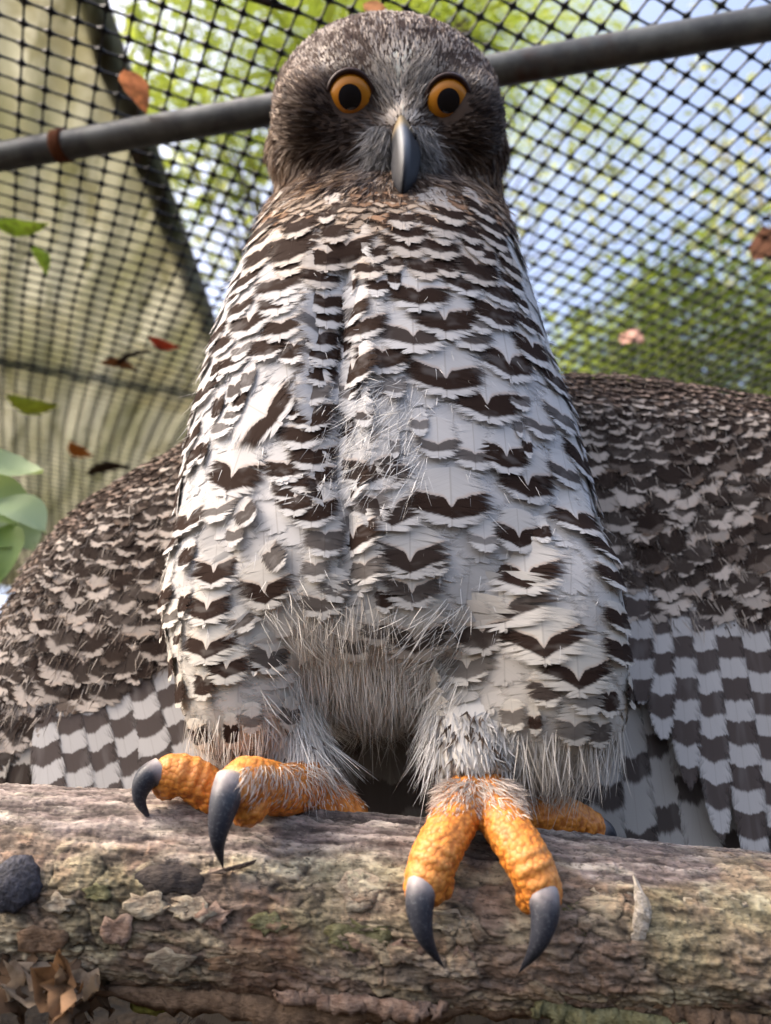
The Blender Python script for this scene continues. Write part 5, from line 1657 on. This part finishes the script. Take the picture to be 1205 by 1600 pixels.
def on_log(px, py, off):
    """point above the log surface under a pixel, off metres out along the normal"""
    p, n = hit(LOG_BVH, px, py)
    if p is None: return None
    v = nrm(CAM - p)
    return p + v * off
def build_foot(name, toes, blobs):
    """toes: list of (points [(px,py,Y or None, off)], radii, tip or None)"""
    prt = []
    tips = []
    for pts, rad, tip in toes:
        W = []
        for q in pts:
            px, py, Y = q
            W.append(PY(px, py, Y))
        W = np.array(W)
        v, f, _ = tube(W, rad, 34, 18, (0, 0, 1)); prt.append((v, f))
        v, f = ellipsoid(W[-1], *(np.eye(3) * rad[-1] * 0.98), 20, 12); prt.append((v, f))
        if tip: tips.append(W[-1])
    for px, py, Y, r in blobs:
        v, f = ellipsoid(PY(px, py, Y), *(np.eye(3) * r), 20, 12); prt.append((v, f))
    V, F = remesh(prt, 0.00085, 5)
    me = bpy.data.meshes.new('t'); me.from_pydata([tuple(x) for x in V], [], F); me.update()
    Nn = np.zeros(len(V) * 3); me.vertices.foreach_get('normal', Nn); Nn = Nn.reshape(-1, 3); bpy.data.meshes.remove(me)
    d1, d2 = voro3(V / 0.0021, 4)
    peb = np.clip(1 - d1 * 1.25, 0, 1) ** 0.8
    up = sstep(0.35, 0.85, Nn @ nrm(np.array([0, -0.75, 0.65])))      # smoother along the top of each toe
    h = peb * (0.0011 - 0.0006 * up)
    col = np.tile(np.array([0.56, 0.205, 0.03]), (len(V), 1))
    col = mixc(col, (0.56, 0.21, 0.035), up * 0.8)
    col = mixc(col, (0.24, 0.06, 0.01), sstep(0.42, 0.05, peb) * (0.85 - 0.4 * up))
    for t in tips:
        dist = np.linalg.norm(V - t, axis=1)
        near = sstep(0.0165, 0.0135, dist) * sstep(0.2, 0.6, Nn @ nrm(np.array([0, -0.8, 0.6])))
        rid = np.sin(dist / 0.0034 * 2 * math.pi)
        h = h * (1 - near) + near * (0.0004 + 0.00035 * rid)
        col = mixc(col, (0.52, 0.23, 0.06), near * (0.6 + 0.3 * rid))
    col = col * (0.85 + 0.3 * fbm(V * 300, 2, 5))[:, None]
    V = V + Nn * h[:, None]
    o = mesh_obj(name, V, F, M_TOE, owl, True, {'Col': (np.c_[np.clip(col, 0, 1), np.ones(len(V))], 'FLOAT_COLOR')})
    return o, V, Nn
def claw(parent, pts, r0):
    W = np.array([PY(*q) for q in pts])
    n = 40
    t = np.linspace(0, 1, n)
    rad = r0 * np.clip(1 - t ** 1.55, 0.02, 1) * (0.92 + 0.08 * np.sin(np.clip(t * 4, 0, math.pi)))
    v, f, par = tube(W, rad, n, 20, (1, 0, 0), 1.0)
    g = sstep(0.0, 0.30, par[:, 0] + 0.12 * (fbm(v * 500, 3, 3) - 0.5))
    col = mixc(np.tile(np.array([0.30, 0.265, 0.26]), (len(v), 1)), (0.022, 0.024, 0.032), g)
    col = mixc(col, (0.42, 0.33, 0.24), sstep(0.05, 0.0, par[:, 0]))
    mesh_obj('claw', v, f, M_CLAW, parent, True, {'Col': (np.c_[col, np.ones(len(v))], 'FLOAT_COLOR')})
footR, VR, NR = build_foot('foot', [
    ([(742, 1225, 0.322), (722, 1258, 0.312), (700, 1300, 0.3005), (676, 1348, 0.2945), (664, 1385, 0.2935)], [0.0095, 0.0090, 0.0080, 0.0079, 0.0070], True),
    ([(748, 1225, 0.322), (775, 1262, 0.312), (800, 1305, 0.3005), (828, 1352, 0.294), (846, 1392, 0.2935)], [0.0098, 0.0092, 0.0081, 0.0079, 0.0070], True),
    ([(760, 1245, 0.330), (820, 1268, 0.338), (880, 1277, 0.346), (918, 1290, 0.352)], [0.0095, 0.0088, 0.0083, 0.0070], False)],
    [(684, 1380, 0.297, 0.0056), (830, 1402, 0.298, 0.0052), (745, 1238, 0.320, 0.0105)])
claw(footR, [(661, 1374, 0.2915), (656, 1420, 0.2885), (667, 1470, 0.290), (695, 1514, 0.3005)], 0.0057)
claw(footR, [(848, 1386, 0.2915), (851, 1432, 0.2885), (838, 1480, 0.290), (810, 1521, 0.3010)], 0.0058)
claw(footR, [(918, 1290, 0.354), (945, 1300, 0.362), (955, 1325, 0.366), (948, 1345, 0.366)], 0.0055)
footL, VL, NL = build_foot('foot', [
    ([(470, 1225, 0.333), (400, 1250, 0.328), (345, 1246, 0.322), (300, 1216, 0.317), (268, 1206, 0.314)], [0.0095, 0.0085, 0.0078, 0.0078, 0.0068], True),
    ([(485, 1222, 0.333), (445, 1234, 0.320), (405, 1225, 0.306), (382, 1224, 0.298), (372, 1232, 0.295)], [0.0100, 0.0094, 0.0092, 0.0090, 0.0078], True),
    ([(470, 1225, 0.334), (505, 1250, 0.337), (545, 1275, 0.340)], [0.0105, 0.0098, 0.0080], False)],
    [(388, 1258, 0.301, 0.0072), (262, 1224, 0.316, 0.0058)])
claw(footL, [(362, 1216, 0.2925), (349, 1262, 0.2875), (341, 1312, 0.2885), (349, 1358, 0.2985)], 0.0062)
claw(footL, [(252, 1203, 0.3125), (228, 1218, 0.310), (219, 1250, 0.311), (238, 1286, 0.315)], 0.0055)
claw(footL, [(545, 1275, 0.340), (562, 1285, 0.346), (570, 1305, 0.350), (562, 1325, 0.351)], 0.0050)
# pale hairs where feathering meets the toes
fs_ = Strands()
for V_, N_, cx, y0, y1, n in ((VR, NR, 742, 1215, 1275, 1500), (VL, NL, 475, 1195, 1262, 1000)):
    x, y, d = proj(V_)
    sel = np.argwhere((y > y0) & (y < y1) & (np.abs(x - cx) < 95) & (np.sum(N_ * (CAM - V_), 1) > -0.05) & (rng.random(len(V_)) < np.clip((y1 + 14 - y) / (y1 - y0), 0.1, 1)))[:, 0]
    sel = rng.choice(sel, min(n, len(sel)), replace=False)
    T = tangent(N_[sel], np.tile(np.array([0, -0.2, -1.0]), (len(sel), 1))) + N_[sel] * 0.35 + rng.normal(size=(len(sel), 3)) * 0.25 + np.stack([0.5 * np.sign(x[sel] - cx), 0 * x[sel], 0 * x[sel]], -1)
    c = np.tile(np.array([0.56, 0.48, 0.41]), (len(sel), 1)) * rng.uniform(0.7, 1.2, (len(sel), 1))
    fs_.add(V_[sel], T, N_[sel], rng.uniform(0.004, 0.010, len(sel)) * np.clip((y1 + 10 - y[sel]) / (y1 - y0), 0.35, 1), 0.00042, c, c, 0.3, 4)
fs_.build('foot_hair', body)
